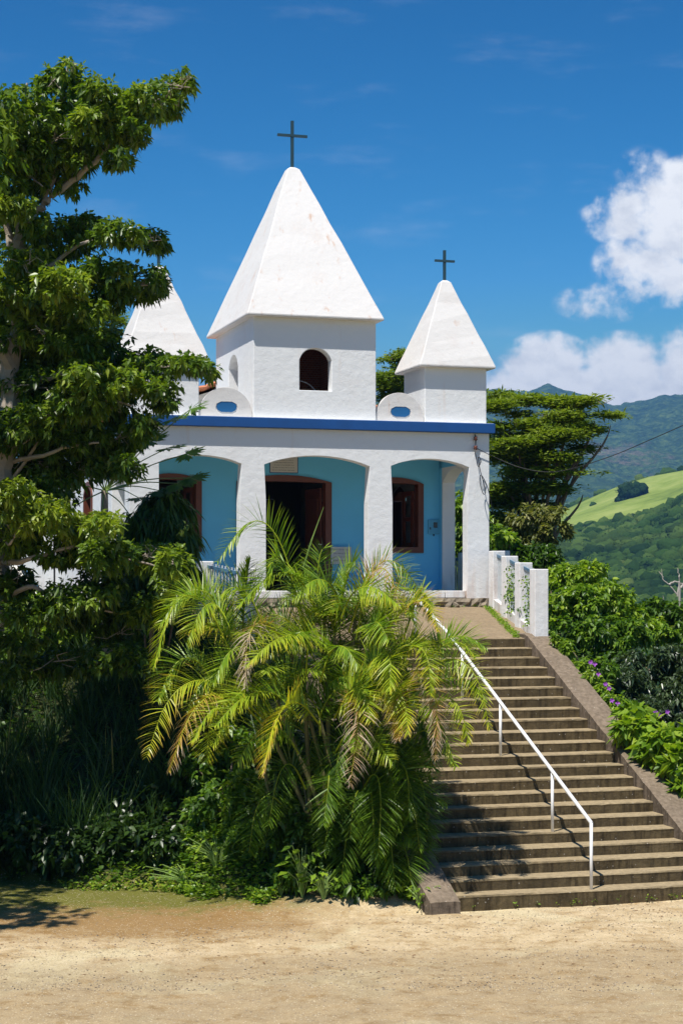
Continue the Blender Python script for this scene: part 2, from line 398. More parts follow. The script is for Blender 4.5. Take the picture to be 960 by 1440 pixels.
for x0, x1 in ((-1.43, -.05), (CX*2+.05, CX*2+1.43)):
    tw = MB().box(x0, x1, .03, 1.41, hz(3.472), hz(4.65)).build('side_tower', M['white'], church, bevel=.014)
    sp, ap = spire(x0-.165, x1+.155, -.125, 1.572, hz(4.63), hz(6.54), .22, tw)
    cross(ap, .66, .225, .43, .055, tw)
# central bell tower: four walls with arched openings, brick-lined
bx0, bx1, by0, by1 = -5.14, -2.51, .03, 3.45
bt_front = [(bx0, hz(3.472)), (bx1, hz(3.472)), (bx1, hz(5.56)), (bx0, hz(5.56))]
tower = MB()
tower.prism([bt_front, arch_loop(-4.16, -3.475, hz(4.065), hz(4.70), hz(4.945), 12)], by0, by0+.26, TX)
tower.prism([bt_front, arch_loop(-4.16, -3.475, hz(4.065), hz(4.70), hz(4.945), 12)], by1-.26, by1, TX)
sidel = [(by0+.26, hz(3.472)), (by1-.26, hz(3.472)), (by1-.26, hz(5.56)), (by0+.26, hz(5.56))]
for xx in (bx0, bx1-.26): tower.prism([sidel, arch_loop(1.38, 2.235, hz(4.0), hz(4.70), hz(4.96), 12)], xx, xx+.26, TY)
tw = tower.build('bell_tower', M['white'], church, bevel=.014)
lin = MB()
lin.prism([[(bx0+.262, hz(3.5)), (bx1-.262, hz(3.5)), (bx1-.262, hz(5.5)), (bx0+.262, hz(5.5))], arch_loop(-4.16, -3.475, hz(4.065), hz(4.70), hz(4.945), 12)][:1], by1-.32, by1-.264, TX)
il = [(by0+.3, hz(3.5)), (by1-.33, hz(3.5)), (by1-.33, hz(5.5)), (by0+.3, hz(5.5))]
for xx in (bx0+.262, bx1-.318): lin.prism([il, arch_loop(1.36, 2.255, hz(3.98), hz(4.71), hz(4.98), 12)], xx, xx+.05, TY)
lin.box(bx0+.26, bx1-.26, by0+.26, by1-.32, hz(5.40), hz(5.47)); lin.box(bx0+.26, bx1-.26, by0+.26, by1-.32, hz(3.48), hz(3.6))
lin.build('brick_lining', M['brick'], tw)
sp, ap = spire(-5.315, -2.395, -.174, 3.64, hz(5.54), hz(8.98), .27, tw)
cross(ap, 1.02, .33, .70, .062, tw)
# plain pillar added for a pale lit slab, with cable, in the tower opening
t_ = MB().prism([[(-4.16, hz(4.0)), (-3.98, hz(4.0)), (-3.93, hz(4.52)), (-4.18, hz(4.52))]], 1.0, 1.2, TX); t_.build('tower_pillar', M['cream'], tw)
MB().tube(catmull([(-4.0, 1.1, hz(4.4)), (-3.7, 1.1, hz(4.33)), (-3.5, 1.1, hz(4.15)), (-3.42, 1.1, hz(3.9))]), .012, 6).build('tower_cable', M['fan'], tw)

# rounded parapets with octagonal medallions
for cx0, hw in ((-1.97, .53), (-5.705, .555)):
    base = hz(3.472); n = 18
    lp = [(cx0-hw, base), (cx0+hw, base)]+[(cx0+hw*math.cos(t), base+.06+.55*math.sin(t)) for t in np.linspace(0, math.pi, n)]
    ox, oz = cx0+.02, base+.19
    def octo(a, b, dz=0, dx=0): return [(ox+dx+a*u, oz+dz+b*v) for u, v in ((-.5, -1), (.5, -1), (.9, -.62), (1, 0), (.9, .62), (.5, 1), (-.5, 1), (-.9, .62), (-1, 0), (-.9, -.62))]
    pm = MB().prism([lp, octo(.23, .125)], .08, .20, TX).build('round_parapet', M['spire'], church, bevel=.01)
    MB().prism([octo(.212, .108, .022)], .088, .19, TX).build('medallion', M['medal'], pm)
    MB().prism([octo(.228, .123), octo(.2, .09, .026)], .10, .187, TX).build('medallion_rim', M['postw'], pm)

# things fixed to the porch wall
def flat_sign(name, x0, x1, z0, z1, y, label, cat, rows, frame_c, tilt=0):
    root = empty(name, tuple(ch2w((x0+x1)/2, y, z0)), TH, label, cat)
    w2 = (x1-x0)/2; h = z1-z0
    MB().box(-w2, w2, -.018, 0, 0, h).build('panel', M['sign'], root)
    fm = MB(); b = .012
    fm.box(-w2-b, w2+b, -.024, -.003, -b, .0).box(-w2-b, w2+b, -.024, -.003, h, h+b).box(-w2-b, -w2, -.024, -.003, 0, h).box(w2, w2+b, -.024, -.003, 0, h)
    fm.build('frame', frame_c, root)
    ink = MB(); rs = random.Random(3)
    for k in range(rows):      # worn lettering: unreadable in the photograph, so only its word shapes
        z = h*(1-(k+.75)/(rows+.5)); x = -w2*.84+(rs.random()*w2*.2)
        while x < w2*.74:
            L = rs.uniform(.02, .075)
            q = x
            while q < min(x+L, w2*.86):
                g = rs.uniform(.006, .011); ink.box(q, q+g*.6, -.0215, -.0205, z, z+h*.045*rs.choice((.8, 1, 1.25))); ink.box(q, q+g, -.0215, -.0205, z+h*.02*rs.random(), z+h*.02*rs.random()+.004); q += g+.003
            x += L+.02
    ink.build('lettering', M['ink'], root); return root
flat_sign('plaque', -4.20, -3.585, hz(2.505), hz(2.86), 2.298, 'grey plaque of five faded text lines above the church door', 'plaque', 6, M['band'])
flat_sign('notice_board', -2.84, -2.40, hz(.52), hz(.875), 2.2, 'small pale notice board beside the right door jamb', 'notice', 4, M['fan'])
mb_ = empty('electric_meter_box', tuple(ch2w(-.44, 2.3, hz(1.19))), TH, 'sky blue meter box with small dark window on the porch wall', 'meter box')
MB().box(-.135, .135, -.05, 0, 0, .32).build('housing', M['metalbox'], mb_, bevel=.008)
MB().box(-.012, .075, -.062, -.051, .14, .26).build('window', M['glass'], mb_)
MB().box(-.10, -.075, -.058, -.051, .10, .15).tube([(0, -.03, 0), (0, -.03, -.05)], .014, 6).build('latch', M['black'], mb_)
fan = empty('ceiling_fan', tuple(ch2w(-4.05, 5.0, hz(2.05))), TH, 'pale ceiling fan hanging inside the dark doorway', 'fan')
MB().tube([(0, 0, .05), (0, 0, 1.13)], .018, 8).build('rod', M['fan'], fan)
MB().tube([(0, 0, -.06), (0, 0, -.03), (0, 0, .05), (0, 0, .09)], [.06, .11, .11, .04], 14).build('motor', M['fan'], fan)
for k in range(3):
    a = R(20+120*k); d = np.array([math.cos(a), math.sin(a), 0]); n_ = np.array([-d[1], d[0], 0])
    MB().obox(d*.40+np.array([0, 0, 0]), d*.3, n_*.06, np.array([0, 0, .005])).build('blade', M['fan'], fan)

# ================================================================ LANDING + STAIRS
g_l = 'landing'
Lr = [(-5.446, -5.33), (-1.387, -5.33)]
land = MB(); nu, nv = 40, 50; V = []; Fc = []
for j in range(nv+1):
    t = j/nv; y = -5.33+(5.33-.02)*t; xa = -5.85+(-W-.35+5.85)*t; xb = -.93+(.40+.93)*t
    z = (3.52+(ZR-3.52)*t)
    for i in range(nu+1):
        u = i/nu; V.append((xa+(xb-xa)*u, y, z+.006*math.sin(i*1.7+j*.9)*math.sin(j*.6)))
n = nu+1
for j in range(nv):
    for i in range(nu): a = j*n+i; Fc.append((a, a+1, a+n+1, a+n))
b0 = len(V); per = [i for i in range(n)]+[j*n+nu for j in range(1, nv+1)]+[nv*n+i for i in range(nu-1, -1, -1)]+[j*n for j in range(nv-1, 0, -1)]
for q in per: V.append((V[q][0], V[q][1], 1.2))
for k in range(len(per)): a, b = per[k], per[(k+1) % len(per)]; Fc.append((b0+k, b0+(k+1) % len(per), b, a))
lo_ = MB().add(V, Fc).build('landing', M['landing'])
lo_.location = (XC, YC, 0); lo_.rotation_euler[2] = TH
tag(lo_, 'sloping brown concrete forecourt between the stair head and the porch', 'landing')

stairs = empty('staircase', (X0, Y0, 0), TH, 'wide weathered concrete staircase of twenty-two steps rising to the chapel', 'staircase')
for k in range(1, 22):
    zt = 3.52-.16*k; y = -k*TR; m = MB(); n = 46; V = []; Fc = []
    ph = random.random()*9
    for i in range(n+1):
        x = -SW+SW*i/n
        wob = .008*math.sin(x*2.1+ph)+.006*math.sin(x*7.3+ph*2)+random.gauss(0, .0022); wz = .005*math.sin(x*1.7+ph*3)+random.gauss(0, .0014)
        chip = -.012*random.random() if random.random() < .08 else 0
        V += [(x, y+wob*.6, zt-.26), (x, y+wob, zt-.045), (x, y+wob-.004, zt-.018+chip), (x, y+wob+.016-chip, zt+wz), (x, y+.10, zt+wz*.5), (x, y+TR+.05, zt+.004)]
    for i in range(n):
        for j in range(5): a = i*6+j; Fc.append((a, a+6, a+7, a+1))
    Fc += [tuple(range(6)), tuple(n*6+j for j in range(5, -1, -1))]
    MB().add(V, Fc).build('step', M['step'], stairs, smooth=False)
# top riser under the landing's edge
MB().box(-SW, 0, -.012, .03, 3.20, 3.517).build('step', M['step'], stairs, bevel=.01)
def cheek(x0, x1, off, y_top=.55, end=-21.9):
    prof = []
    for y in np.linspace(y_top, end*TR, 60):
        base = 3.52+off
        sl = 3.52+off+.03+y*.16/TR
        z = base if y > -.05 else -math.log(math.exp(-base*9)+math.exp(-sl*9))/9 if False else min(base, sl)
        prof.append((y, z))
    V = []; Fc = []; nx_ = 6
    for (y, z) in prof:
        for i in range(nx_+1):
            x = x0+(x1-x0)*i/nx_; e = .012 if i in (0, nx_) else 0
            V.append((x+(random.gauss(0, .003)), y, z-e+random.gauss(0, .0025)))
    n = nx_+1
    for j in range(len(prof)-1):
        for i in range(nx_): a = j*n+i; Fc.append((a, a+1, a+n+1, a+n))
    b0 = len(V); P = len(prof)
    for (y, z) in prof: V += [(x0, y, -.3), (x1, y, -.3)]
    for j in range(P-1):
        Fc.append((j*n, (j+1)*n, b0+2*(j+1), b0+2*j)); Fc.append((j*n+nx_, b0+2*j+1, b0+2*(j+1)+1, (j+1)*n+nx_))
    Fc.append(tuple([(P-1)*n+i for i in range(n)]+[b0+2*(P-1)+1, b0+2*(P-1)])); Fc.append(tuple([i for i in range(n)][::-1]+[b0, b0+1]))
    return MB().add(V, Fc)
cheek(.004, .46, .085).build('side_wall', M['cheek'], stairs)
cheek(-SW-.44, -SW-.004, .075, end=-21.75).build('side_wall', M['cheek'], stairs)

# ================================================================ HANDRAIL
hr = empty('handrail', (X0, Y0, 0), TH, 'white enamelled pipe handrail running down the middle of the stairs', 'handrail')
def w2st(p):
    dx, dy = p[0]-X0, p[1]-Y0; return np.array([dx*CT+dy*ST, -dx*ST+dy*CT, p[2]])
pb = w2st(at(831, 1251, 26.42)); hx = pb[0]
# the rail is a straight line in the plane x = hx; find its two ends from the bottom post and the bend by the stair head
def on_plane(px, py):      # where the sight line through a bend meets the rail's plane
    lo, hi = 20, 45
    for _ in range(50):
        mid = (lo+hi)/2; q = w2st(at(px, py, mid))
        g = q[0]-hx
        if g > 0: hi = mid
        else: lo = mid
    return w2st(at(px, py, mid))
a_ = (pb[1], pb[2]+.945)
topx = on_plane(632, 893)
rail_pts = [(hx, pb[1], pb[2]+.945), (hx, topx[1], topx[2])]
e2 = on_plane(583, 839); rail_pts.append((hx, e2[1], e2[2]))
MB().tube(rail_pts, .028, 10).build('rail', M['pipe'], hr, smooth=True)
sl = (rail_pts[1][2]-rail_pts[0][2])/(rail_pts[1][1]-rail_pts[0][1])
for kk in (21, 17, 11, 6):
    yb = -kk*TR+.07; zb = 3.52-.16*kk
    if kk == 21: yb = pb[1]
    zt = rail_pts[0][2]+sl*(yb-rail_pts[0][1]) if yb <= rail_pts[1][1] else rail_pts[1][2]
    MB().tube([(hx, yb, zb-.03), (hx, yb, zt)], .0235, 10).build('post', M['pipe'], hr, smooth=True)
MB().tube([(hx, e2[1]-.02, 3.5), (hx, e2[1]-.02, e2[2])], .0235, 10).build('post', M['pipe'], hr, smooth=True)

# ================================================================ BALUSTRADES
def balustrade(p0, p1, label, ivy=False):
    """p0 near end, p1 end at the church, church-frame coordinates"""
    root = empty('balustrade', tuple(ch2w(p0[0], p0[1], 3.5)), TH, label, 'balustrade')
    o = np.array([p0[0], p0[1], 3.5]); P0 = np.array([*p0, 3.5])-o; P1 = np.array([*p1, ZR])-o
    ht = [4.787-3.5, hz(.475)-3.5, hz(.63)-3.5, hz(.765)-3.5]
    d = P1-P0; dn = d/np.linalg.norm(d[:2]); ang = math.atan2(d[1], d[0])
    posts = []
    for i in range(4):
        p = P0+d*i/3; posts.append(p); w = .135
        pm = MB().box(p[0]-w, p[0]+w, p[1]-.13, p[1]+.13, p[2]-.25, ht[i])
        pm.build('post', M['postw'], root, bevel=.014)
    cb = MB(); rl = MB()
    for i in range(3):
        a, b = posts[i], posts[i+1]; u = (b-a); L = np.linalg.norm(u[:2])
        s0, s1 = .14/L, 1-.14/L; A = a+u*s0; B = a+u*s1
        cb.bar(A+[0, 0, .02], B+[0, 0, .02], .17, .30)
        ra = np.array([A[0], A[1], ht[i]-.10]); rb = np.array([B[0], B[1], ht[i+1]-.10])
        rl.bar(ra, rb, .05, .055)
        nb = 11
        for k in range(nb):
            t = (k+.5)/nb; q = A+(B-A)*t; zt = ra[2]+(rb[2]-ra[2])*t
            MB().box(q[0]-.012, q[0]+.012, q[1]-.012, q[1]+.012, q[2]+.16, zt+.075).build('baluster', M['baluster'], root)
    cb.build('kerb', M['postw'], root, bevel=.01); rl.build('rail', M['bluebar'], root)
    return root
balustrade((-1.115, -5.36), (.05, -.32), 'white balustrade with ivy on the right of the forecourt, next to the bushes')
balustrade((-6.60, -5.36), (-7.72, -.32), 'white and blue balustrade on the left of the forecourt, behind the palm')
# side terrace railing behind the porch
sr = empty('terrace_railing', tuple(ch2w(.75, 1.0, 4.0)), TH, 'shaded grey railing behind the right porch opening', 'railing')
for k in range(5):
    MB().box(-.09, .09, k*1.3-.09, k*1.3+.09, -.6, hz(.80)-4.0).build('post', M['postw'], sr, bevel=.01)
MB().box(-.03, .03, .0, 5.2, hz(.62)-4, hz(.68)-4).build('rail', M['bluebar'], sr)
for k in range(40): MB().box(-.012, .012, k*.13+.05-.012, k*.13+.05+.012, -.2, hz(.7)-4).build('baluster', M['baluster'], sr)

# low side building and ramp wall at the left behind the tree
ann = empty('ramp_wall', tuple(ch2w(-9.2, 2.0, 3.6)), TH, 'cream ramp wall with steel rail beside the left nave', 'wall')
V2 = [(0, -.3), (6.5, -.3), (6.5, 1.35), (4.2, 1.35), (0, .55)]
MB().prism([V2], -.12, .12, lambda u, v, w: (w, u, v)).build('wall', M['cream'], ann, bevel=.01)
MB().tube([(0, 0, .75), (0, 4.2, 1.55), (0, 6.5, 1.55)], .03, 8).build('rail', M['bluebar'], ann)
an2 = empty('side_annex', tuple(ch2w(-9.9, 10.5, 3.4)), TH, 'small white annex with brown window left of the nave', 'annex')
MB().box(-2.2, 2.15, 0, 3.2, 0, 3.4).build('wall', M['white'], an2, bevel=.01)
MB().box(-.7, .1, -.04, .03, 1.0, 2.1).build('window', M['wood'], an2)
MB().box(-2.5, 2.16, -.3, 3.5, 3.402, 3.55).build('roof', M['cream'], an2)

# ================================================================ POWER CABLE
Pi = ch2w(-.33, -.06, hz(2.95))
ins = empty('cable_insulator', tuple(Pi), TH, 'small brown insulator under the right end of the cornice', 'insulator')
MB().tube([(0, .06, .28), (0, 0, .26), (0, 0, .04)], .012, 6).build('hook', M['black'], ins)
for zz in (.20, .0):
    MB().tube([(0, 0, zz-.045), (0, 0, zz-.03), (0, 0, zz), (0, 0, zz+.03), (0, 0, zz+.045)], [.02, .045, .03, .045, .02], 10).build('porcelain', M['wood'], ins, smooth=True)
cab = [Pi, at(700, 645, 39.4), at(730, 657, 39.2), at(765, 663.5, 39.0), at(800, 660, 38.7), at(860, 641, 38.2), at(910, 620, 37.7), at(960, 598, 37.2), at(1020, 570, 36.6), at(1120, 515, 36.0)]
cb_ = MB().tube(catmull(cab, 6), .0085, 5).build('power_cable', M['black']); tag(cb_, 'thin black power cable sagging from the church over the valley', 'cable')
lw = [Pi+[-.02, -.03, -.02], at(668.5, 640, 39.2), at(672, 656, 39.2), at(676, 648, 39.2), at(672, 643, 39.2), at(675, 662, 39.2), at(680, 680, 39.2), at(682.5, 692, 39.2), at(679, 694, 39.2), at(674.5, 678, 39.2), at(676, 668, 39.2), at(684, 682, 39.2), at(690, 704, 39.3), at(692, 720, 39.5)]
lw_ = MB().tube(catmull(lw, 5), .009, 5).build('loose_cable', M['black']); tag(lw_, 'looped spare cable dangling down the right front pillar', 'cable')
pp = at(1120, 515, 36.0)
po = empty('utility_pole', (pp[0], pp[1], -4), 0, 'wooden utility pole right of the chapel carrying the cable', 'pole')
MB().tube([(0, 0, 0), (0, 0, pp[2]+4.6)], [.15, .1], 10).build('shaft', M['bark'], po)
MB().bar((-.7, 0, pp[2]+4.0), (.7, 0, pp[2]+4.0), .09, .11).build('crossarm', M['bark'], po)

# ================================================================ GROUND AND TERRAIN
def ground_h(X, Y):
    xl, yl = w2ch(X, Y)
    edge = 27.6+.5*np.sin(X*.9)+.25*np.sin(X*2.3+1)-.9*sm(-3.5, 0, X)
    tl = sm(-.6, 1.0, (Y-edge)/8.2)*0+np.clip((Y-edge)/7.6, 0, 1)
    left = 3.85*np.power(tl, .8)
    tr = np.clip((yl+13.1)/7.9, 0, 1); right = 3.55*tr
    k = sm(-2.5, 2.0, X)
    # beside the stairs the bank keeps just under the cheek walls
    z = left*(1-k)+(right-.25*sm(0, .05, tr))*k
    z = np.where((xl > -7) & (xl < -.5), np.minimum(z, np.maximum(3.55*tr-.35, 0)), z)
    z = np.where(yl > -5.2, np.minimum(z, 3.45), z)
    drop = sm(-.4, 24, xl)*sm(-15, -5, yl)
    z = z-drop*19-sm(-.75, 1.3, xl)*1.5*sm(-11, -7, yl)
    z = z-sm(17, 60, yl)*17*(1-sm(.2, 24, xl))-sm(14, 60, -xl-12)*4*sm(0, 30, yl)
    nz = fbm(X*.35, Y*.35, 3, 4)*.5+fbm(X*1.4, Y*1.4, 3, 9)*.12
    mask = sm(0, 1.5, z)+sm(0, -1.5, z)
    z = z+nz*mask*np.where((yl > -5.6) & (yl < 15) & (xl < .8) & (xl > -8.3), 0, 1)
    road = 1-sm(-13.4, -12.6, yl) if False else (z < .25)
    z = z+np.where(road, fbm(X*.5, Y*.5, 4, 2)*.05+fbm(X*3, Y*3, 3, 7)*.012, 0)
    return z
def axis(vals):
    o = []
    for (a, b, st) in vals: o += list(np.arange(a, b, st))
    return np.array(o+[vals[-1][1]])
gx = axis([(-160, -40, 8), (-40, -14, 1.5), (-14, 14, .14), (14, 40, 1), (40, 160, 8)])
gy = axis([(-60, 16, 4), (16, 44, .14), (44, 80, 1), (80, 210, 6)])
GX, GY = np.meshgrid(gx, gy); GZ = ground_h(GX, GY)
V = np.stack([GX, GY, GZ], -1).reshape(-1, 3); nxg = len(gx)
ii, jj = np.meshgrid(np.arange(nxg-1), np.arange(len(gy)-1)); a = (jj*nxg+ii).ravel()
Fq = np.stack([a, a+1, a+nxg+1, a+nxg], 1)
def mat_ground():
    m, t = newmat('sandy_ground')
    P = t.pos
    n1 = t.noise(P, .45, 6, .6, .4); n2 = t.noise(P, 2.2, 8, .68); n3 = t.noise(P, 26, 6, .75); n4 = t.noise(t.mapping(P, (1, 1, 1)), 2.3, 9, .75, .3)
    c = t.ramp(n2, [(.3, (.42, .315, .18)), (.48, (.56, .435, .26)), (.7, (.66, .53, .34))])
    c = t.mix(t.math('MULTIPLY', t.sstep(n4, .48, .64), .75), c, (0.333, 0.213, 0.087, 1))
    c = t.mix(t.math('MULTIPLY', t.sstep(n1, .52, .62), .5), c, (0.660, 0.584, 0.375, 1))
    sep = t.add('ShaderNodeSeparateXYZ'); t.l.new(P, sep.inputs[0]); x, y, z = sep.outputs
    # moss and earth where the lot meets the bank
    my = t.math('ADD', y, t.math('ADD', t.math('MULTIPLY', t.math('SUBTRACT', n2, .5), 3.2), t.math('MULTIPLY', t.math('SUBTRACT', t.noise(P, 9, 6, .75), .5), 1.6)))
    mossx = t.sstep(x, .6, -1.5)
    moss = t.math('MULTIPLY', t.sstep(my, 25.0, 26.3), mossx)
    bmy = t.math('ADD', my, t.math('MULTIPLY', t.math('SUBTRACT', n1, .5), 3.5))
    c = t.mix(t.math('MULTIPLY', t.sstep(bmy, 23.0, 24.2), t.math('MULTIPLY', t.sstep(t.math('ADD', x, t.math('MULTIPLY', n2, 2)), 1.6, -.6), .85)), c, (.27, .155, .05, 1))
    c = t.mix(t.math('MULTIPLY', moss, .85), c, (0.111, 0.131, 0.014, 1))
    # coarse gravel and damp soil in the nearest strip
    near = t.math('MULTIPLY', t.sstep(t.math('ADD', t.math('ADD', y, t.math('MULTIPLY', t.math('ADD', x, 0), -.14)), t.math('MULTIPLY', n1, 1.6)), 23.9, 22.6), t.sstep(n2, .25, .6))
    c = t.mix(t.math('MULTIPLY', near, .55), c, (0.210, 0.148, 0.077, 1))
    v = t.add('ShaderNodeTexVoronoi', {'Scale': 17.0, 'Randomness': 1.0}); t.l.new(P, v.inputs['Vector'])
    cell = t.add('ShaderNodeSeparateColor'); t.l.new(v.outputs['Color'], cell.inputs[0])
    peb = t.math('MULTIPLY', t.sstep(v.outputs['Distance'], .30, .20), t.math('GREATER_THAN', cell.outputs[0], .80))
    c = t.mix(t.math('MULTIPLY', peb, .6), c, t.mix(cell.outputs[1], (.13, .12, .11, 1), (.55, .48, .38, 1)))
    c = t.mix(t.math('MULTIPLY', t.sstep(n3, .50, .70), .5), c, (.24, .18, .105, 1))
    n5 = t.noise(P, 55, 4, .8); c = t.mix(t.math('MULTIPLY', t.sstep(n5, .42, .62), .42), c, t.mix(1.0, c, (.45, .38, .30, 1), 'MULTIPLY'))
    n6 = t.noise(t.mapping(P, (1, 1, 1), (4, 2, 0)), 5.5, 9, .8); c = t.mix(t.math('MULTIPLY', t.sstep(n6, .52, .66), .55), c, t.mix(1.0, c, (.55, .46, .36, 1), 'MULTIPLY'))
    v2 = t.add('ShaderNodeTexVoronoi', {'Scale': 38.0, 'Randomness': 1.0}); t.l.new(P, v2.inputs['Vector']); ce2 = t.add('ShaderNodeSeparateColor'); t.l.new(v2.outputs['Color'], ce2.inputs[0])
    c = t.mix(t.math('MULTIPLY', t.math('MULTIPLY', t.sstep(v2.outputs['Distance'], .42, .25), t.math('GREATER_THAN', ce2.outputs[0], .72)), .7), c, t.mix(ce2.outputs[1], (.16, .13, .10, 1), (.78, .68, .50, 1)))
    # soil under the vegetation
    steep = t.sstep(t.math('ADD', z, t.math('MULTIPLY', n2, .3)), .2, .42)
    c = t.mix(steep, c, t.mix(n2, (.035, .03, .015, 1), (.05, .07, .02, 1)))
    low = t.sstep(z, -.3, -.6)
    c = t.mix(low, c, t.mix(n2, (.03, .06, .012, 1), (.07, .10, .02, 1)))
    h = t.math('ADD', t.math('ADD', t.math('MULTIPLY', n3, .8), t.math('MULTIPLY', n2, 1.5)), t.math('MULTIPLY', peb, .7))
    finish(t, principled(t, c, .95, h, .7, .03, .15)); return m
gr = mesh_obj('ground', V, Fq, mat_ground(), smooth=True); tag(gr, kind='structure')

# far terrain: valley, wooded slope, pasture, mountain, on rings round the lot
def interp(u, pts): xs, ys = zip(*pts); return np.interp(u, xs, ys)
def hpx(u, r, tab): return (YH-interp(u, tab))/F*r
FOR = [(300, 790), (700, 772), (800, 756), (855, 747), (899, 739), (937, 728), (960, 712), (1100, 668), (1500, 640), (2200, 700)]
PAS = [(300, 770), (700, 748), (790, 719), (830, 701), (867, 686), (913, 672), (960, 663), (1100, 640), (1500, 650), (2200, 720)]
MTN = [(-1500, 600), (-700, 560), (0, 585), (400, 560), (560, 560), (650, 551), (700, 551), (730, 558), (752, 552), (772, 545), (790, 553), (812, 557), (835, 566), (862, 577), (885, 573), (905, 571), (930, 563), (960, 562), (1050, 540), (1300, 560), (1800, 590), (2600, 640)]
def far_h(u, r, X, Y):
    shp = np.shape(u); one = np.ones(shp)
    ctrl = [(60, -26*one), (300, -29*one), (520, hpx(u, 520, [(0, 905), (3000, 905)])), (850, hpx(u, 850, FOR)), (1120, hpx(u, 1120, PAS)), (1300, hpx(u, 1120, PAS)-30),
            (2100, hpx(u, 2100, [(0, 765), (3000, 765)])), (3000, hpx(u, 3000, [(0, 690), (3000, 690)])), (4300, hpx(u, 4300, MTN)), (5200, hpx(u, 4300, MTN)-170), (5600, -60*one)]
    h = ctrl[0][1]*1.0
    for (r0, h0), (r1, h1) in zip(ctrl[:-1], ctrl[1:]):
        t = (r-r0)/(r1-r0); ts = t if r0 in (3000, 850) else t*t*(3-2*t)
        h = np.where((r >= r0) & (r < r1), h0+(h1-h0)*ts, h)
    return h
def ring_mesh(name, us, rs, mat, hfun, **kw):
    U, Rr = np.meshgrid(us, rs); a = np.arctan((U-480)/F) if np.abs(us).max() < 4000 else None
    X = Rr*np.sin(a); Y = Rr*np.cos(a); Z = hfun(U, Rr, X, Y)+E
    V = np.stack([X, Y, Z], -1).reshape(-1, 3); n = len(us)
    ii, jj = np.meshgrid(np.arange(n-1), np.arange(len(rs)-1)); q = (jj*n+ii).ravel()
    return mesh_obj(name, V, np.stack([q, q+1, q+n+1, q+n], 1), mat, smooth=True)
def mat_mountain():
    m, t = newmat('mountain_forest')
    n1 = t.noise(t.pos, .004, 6, .6); n2 = t.noise(t.pos, .03, 6, .7); n3 = t.noise(t.pos, .11, 3, .7)
    c = t.ramp(t.math('ADD', t.math('MULTIPLY', n2, .55), t.math('MULTIPLY', n3, .45)), [(.38, (.012, .028, .014)), (.5, (.035, .072, .028)), (.62, (.10, .15, .05))])
    c = t.mix(t.math('MULTIPLY', t.sstep(n1, .52, .66), .35), c, (.05, .09, .03, 1))
    # bare rock face
    d = t.add('ShaderNodeVectorMath', operation='DISTANCE'); t.l.new(t.mapping(t.pos, (1, .35, .9), (-470, -1115, -200)), d.inputs[0]); d.inputs[1].default_value = (0, 0, 0)
    rk = t.math('MULTIPLY', t.sstep(t.math('ADD', d.outputs['Value'], t.math('MULTIPLY', n2, 300)), 235, 175), t.sstep(n3, .35, .55))
    c = t.mix(t.math('MULTIPLY', rk, .6), c, t.mix(n2, (.10, .075, .06, 1), (.34, .26, .21, 1)))
    finish(t, principled(t, c, .95, n3, 1.0, 8, .1)); return m
def mat_pasture():
    m, t = newmat('pasture_grass')
    n1 = t.noise(t.pos, .012, 5, .6); n2 = t.noise(t.pos, .12, 6, .7)
    c = t.ramp(t.math('ADD', t.math('MULTIPLY', n1, .6), t.math('MULTIPLY', n2, .4)), [(.35, (.085, .13, .022)), (.5, (.19, .25, .045)), (.62, (.28, .32, .085))])
    c = t.mix(t.math('MULTIPLY', t.sstep(n2, .62, .72), .6), c, (.05, .09, .02, 1))
    finish(t, principled(t, c, .95, n2, .5, 1.0, .1)); return m
def mat_valley():
    m, t = newmat('valley_floor')
    n2 = t.noise(t.pos, .05, 6, .7)
    finish(t, principled(t, t.ramp(n2, [(.35, (.02, .045, .01)), (.65, (.08, .13, .025))]), .95)); return m
uw = np.concatenate([np.arange(-3200, -400, 60), np.arange(-400, 560, 8), np.arange(560, 1100, 2.4), np.arange(1100, 1500, 8), np.arange(1500, 3800, 60)])
uc = np.concatenate([np.arange(-3200, 400, 60), np.arange(400, 1300, 6), np.arange(1300, 3800, 60)])
def h1(u, r, X, Y): return far_h(u, r, X, Y)+fbm(X/45, Y/45, 4, 3)*6*sm(150, 400, r)
def h2(u, r, X, Y): return far_h(u, r, X, Y)+fbm(X/60, Y/60, 3, 3)*3.5*sm(0, 60, 1150-r)
def h3(u, r, X, Y):
    g = sm(1900, 2600, r)
    rid = 1-np.abs(fbm(X/420+5, Y/700, 4, 21)*2)*2
    crown = vnoise(X/11, Y/11, 5)*5+vnoise(X/26, Y/26, 8)*7
    return far_h(u, r, X, Y)+g*(rid*26*sm(4300, 3600, r)+fbm(X/160, Y/160, 4, 31)*45*sm(4350, 4000, r)+crown)
tag(ring_mesh('valley', uc, np.linspace(70, 856, 90), mat_valley(), h1), kind='structure')
tag(ring_mesh('pasture_hill', uc, np.linspace(850, 1310, 80), mat_pasture(), h2), kind='structure')
tag(ring_mesh('mountain', uw, np.concatenate([np.linspace(1300, 2700, 40), np.linspace(2710, 4320, 240), np.linspace(4340, 5600, 25)]), mat_mountain(), h3), kind='structure')

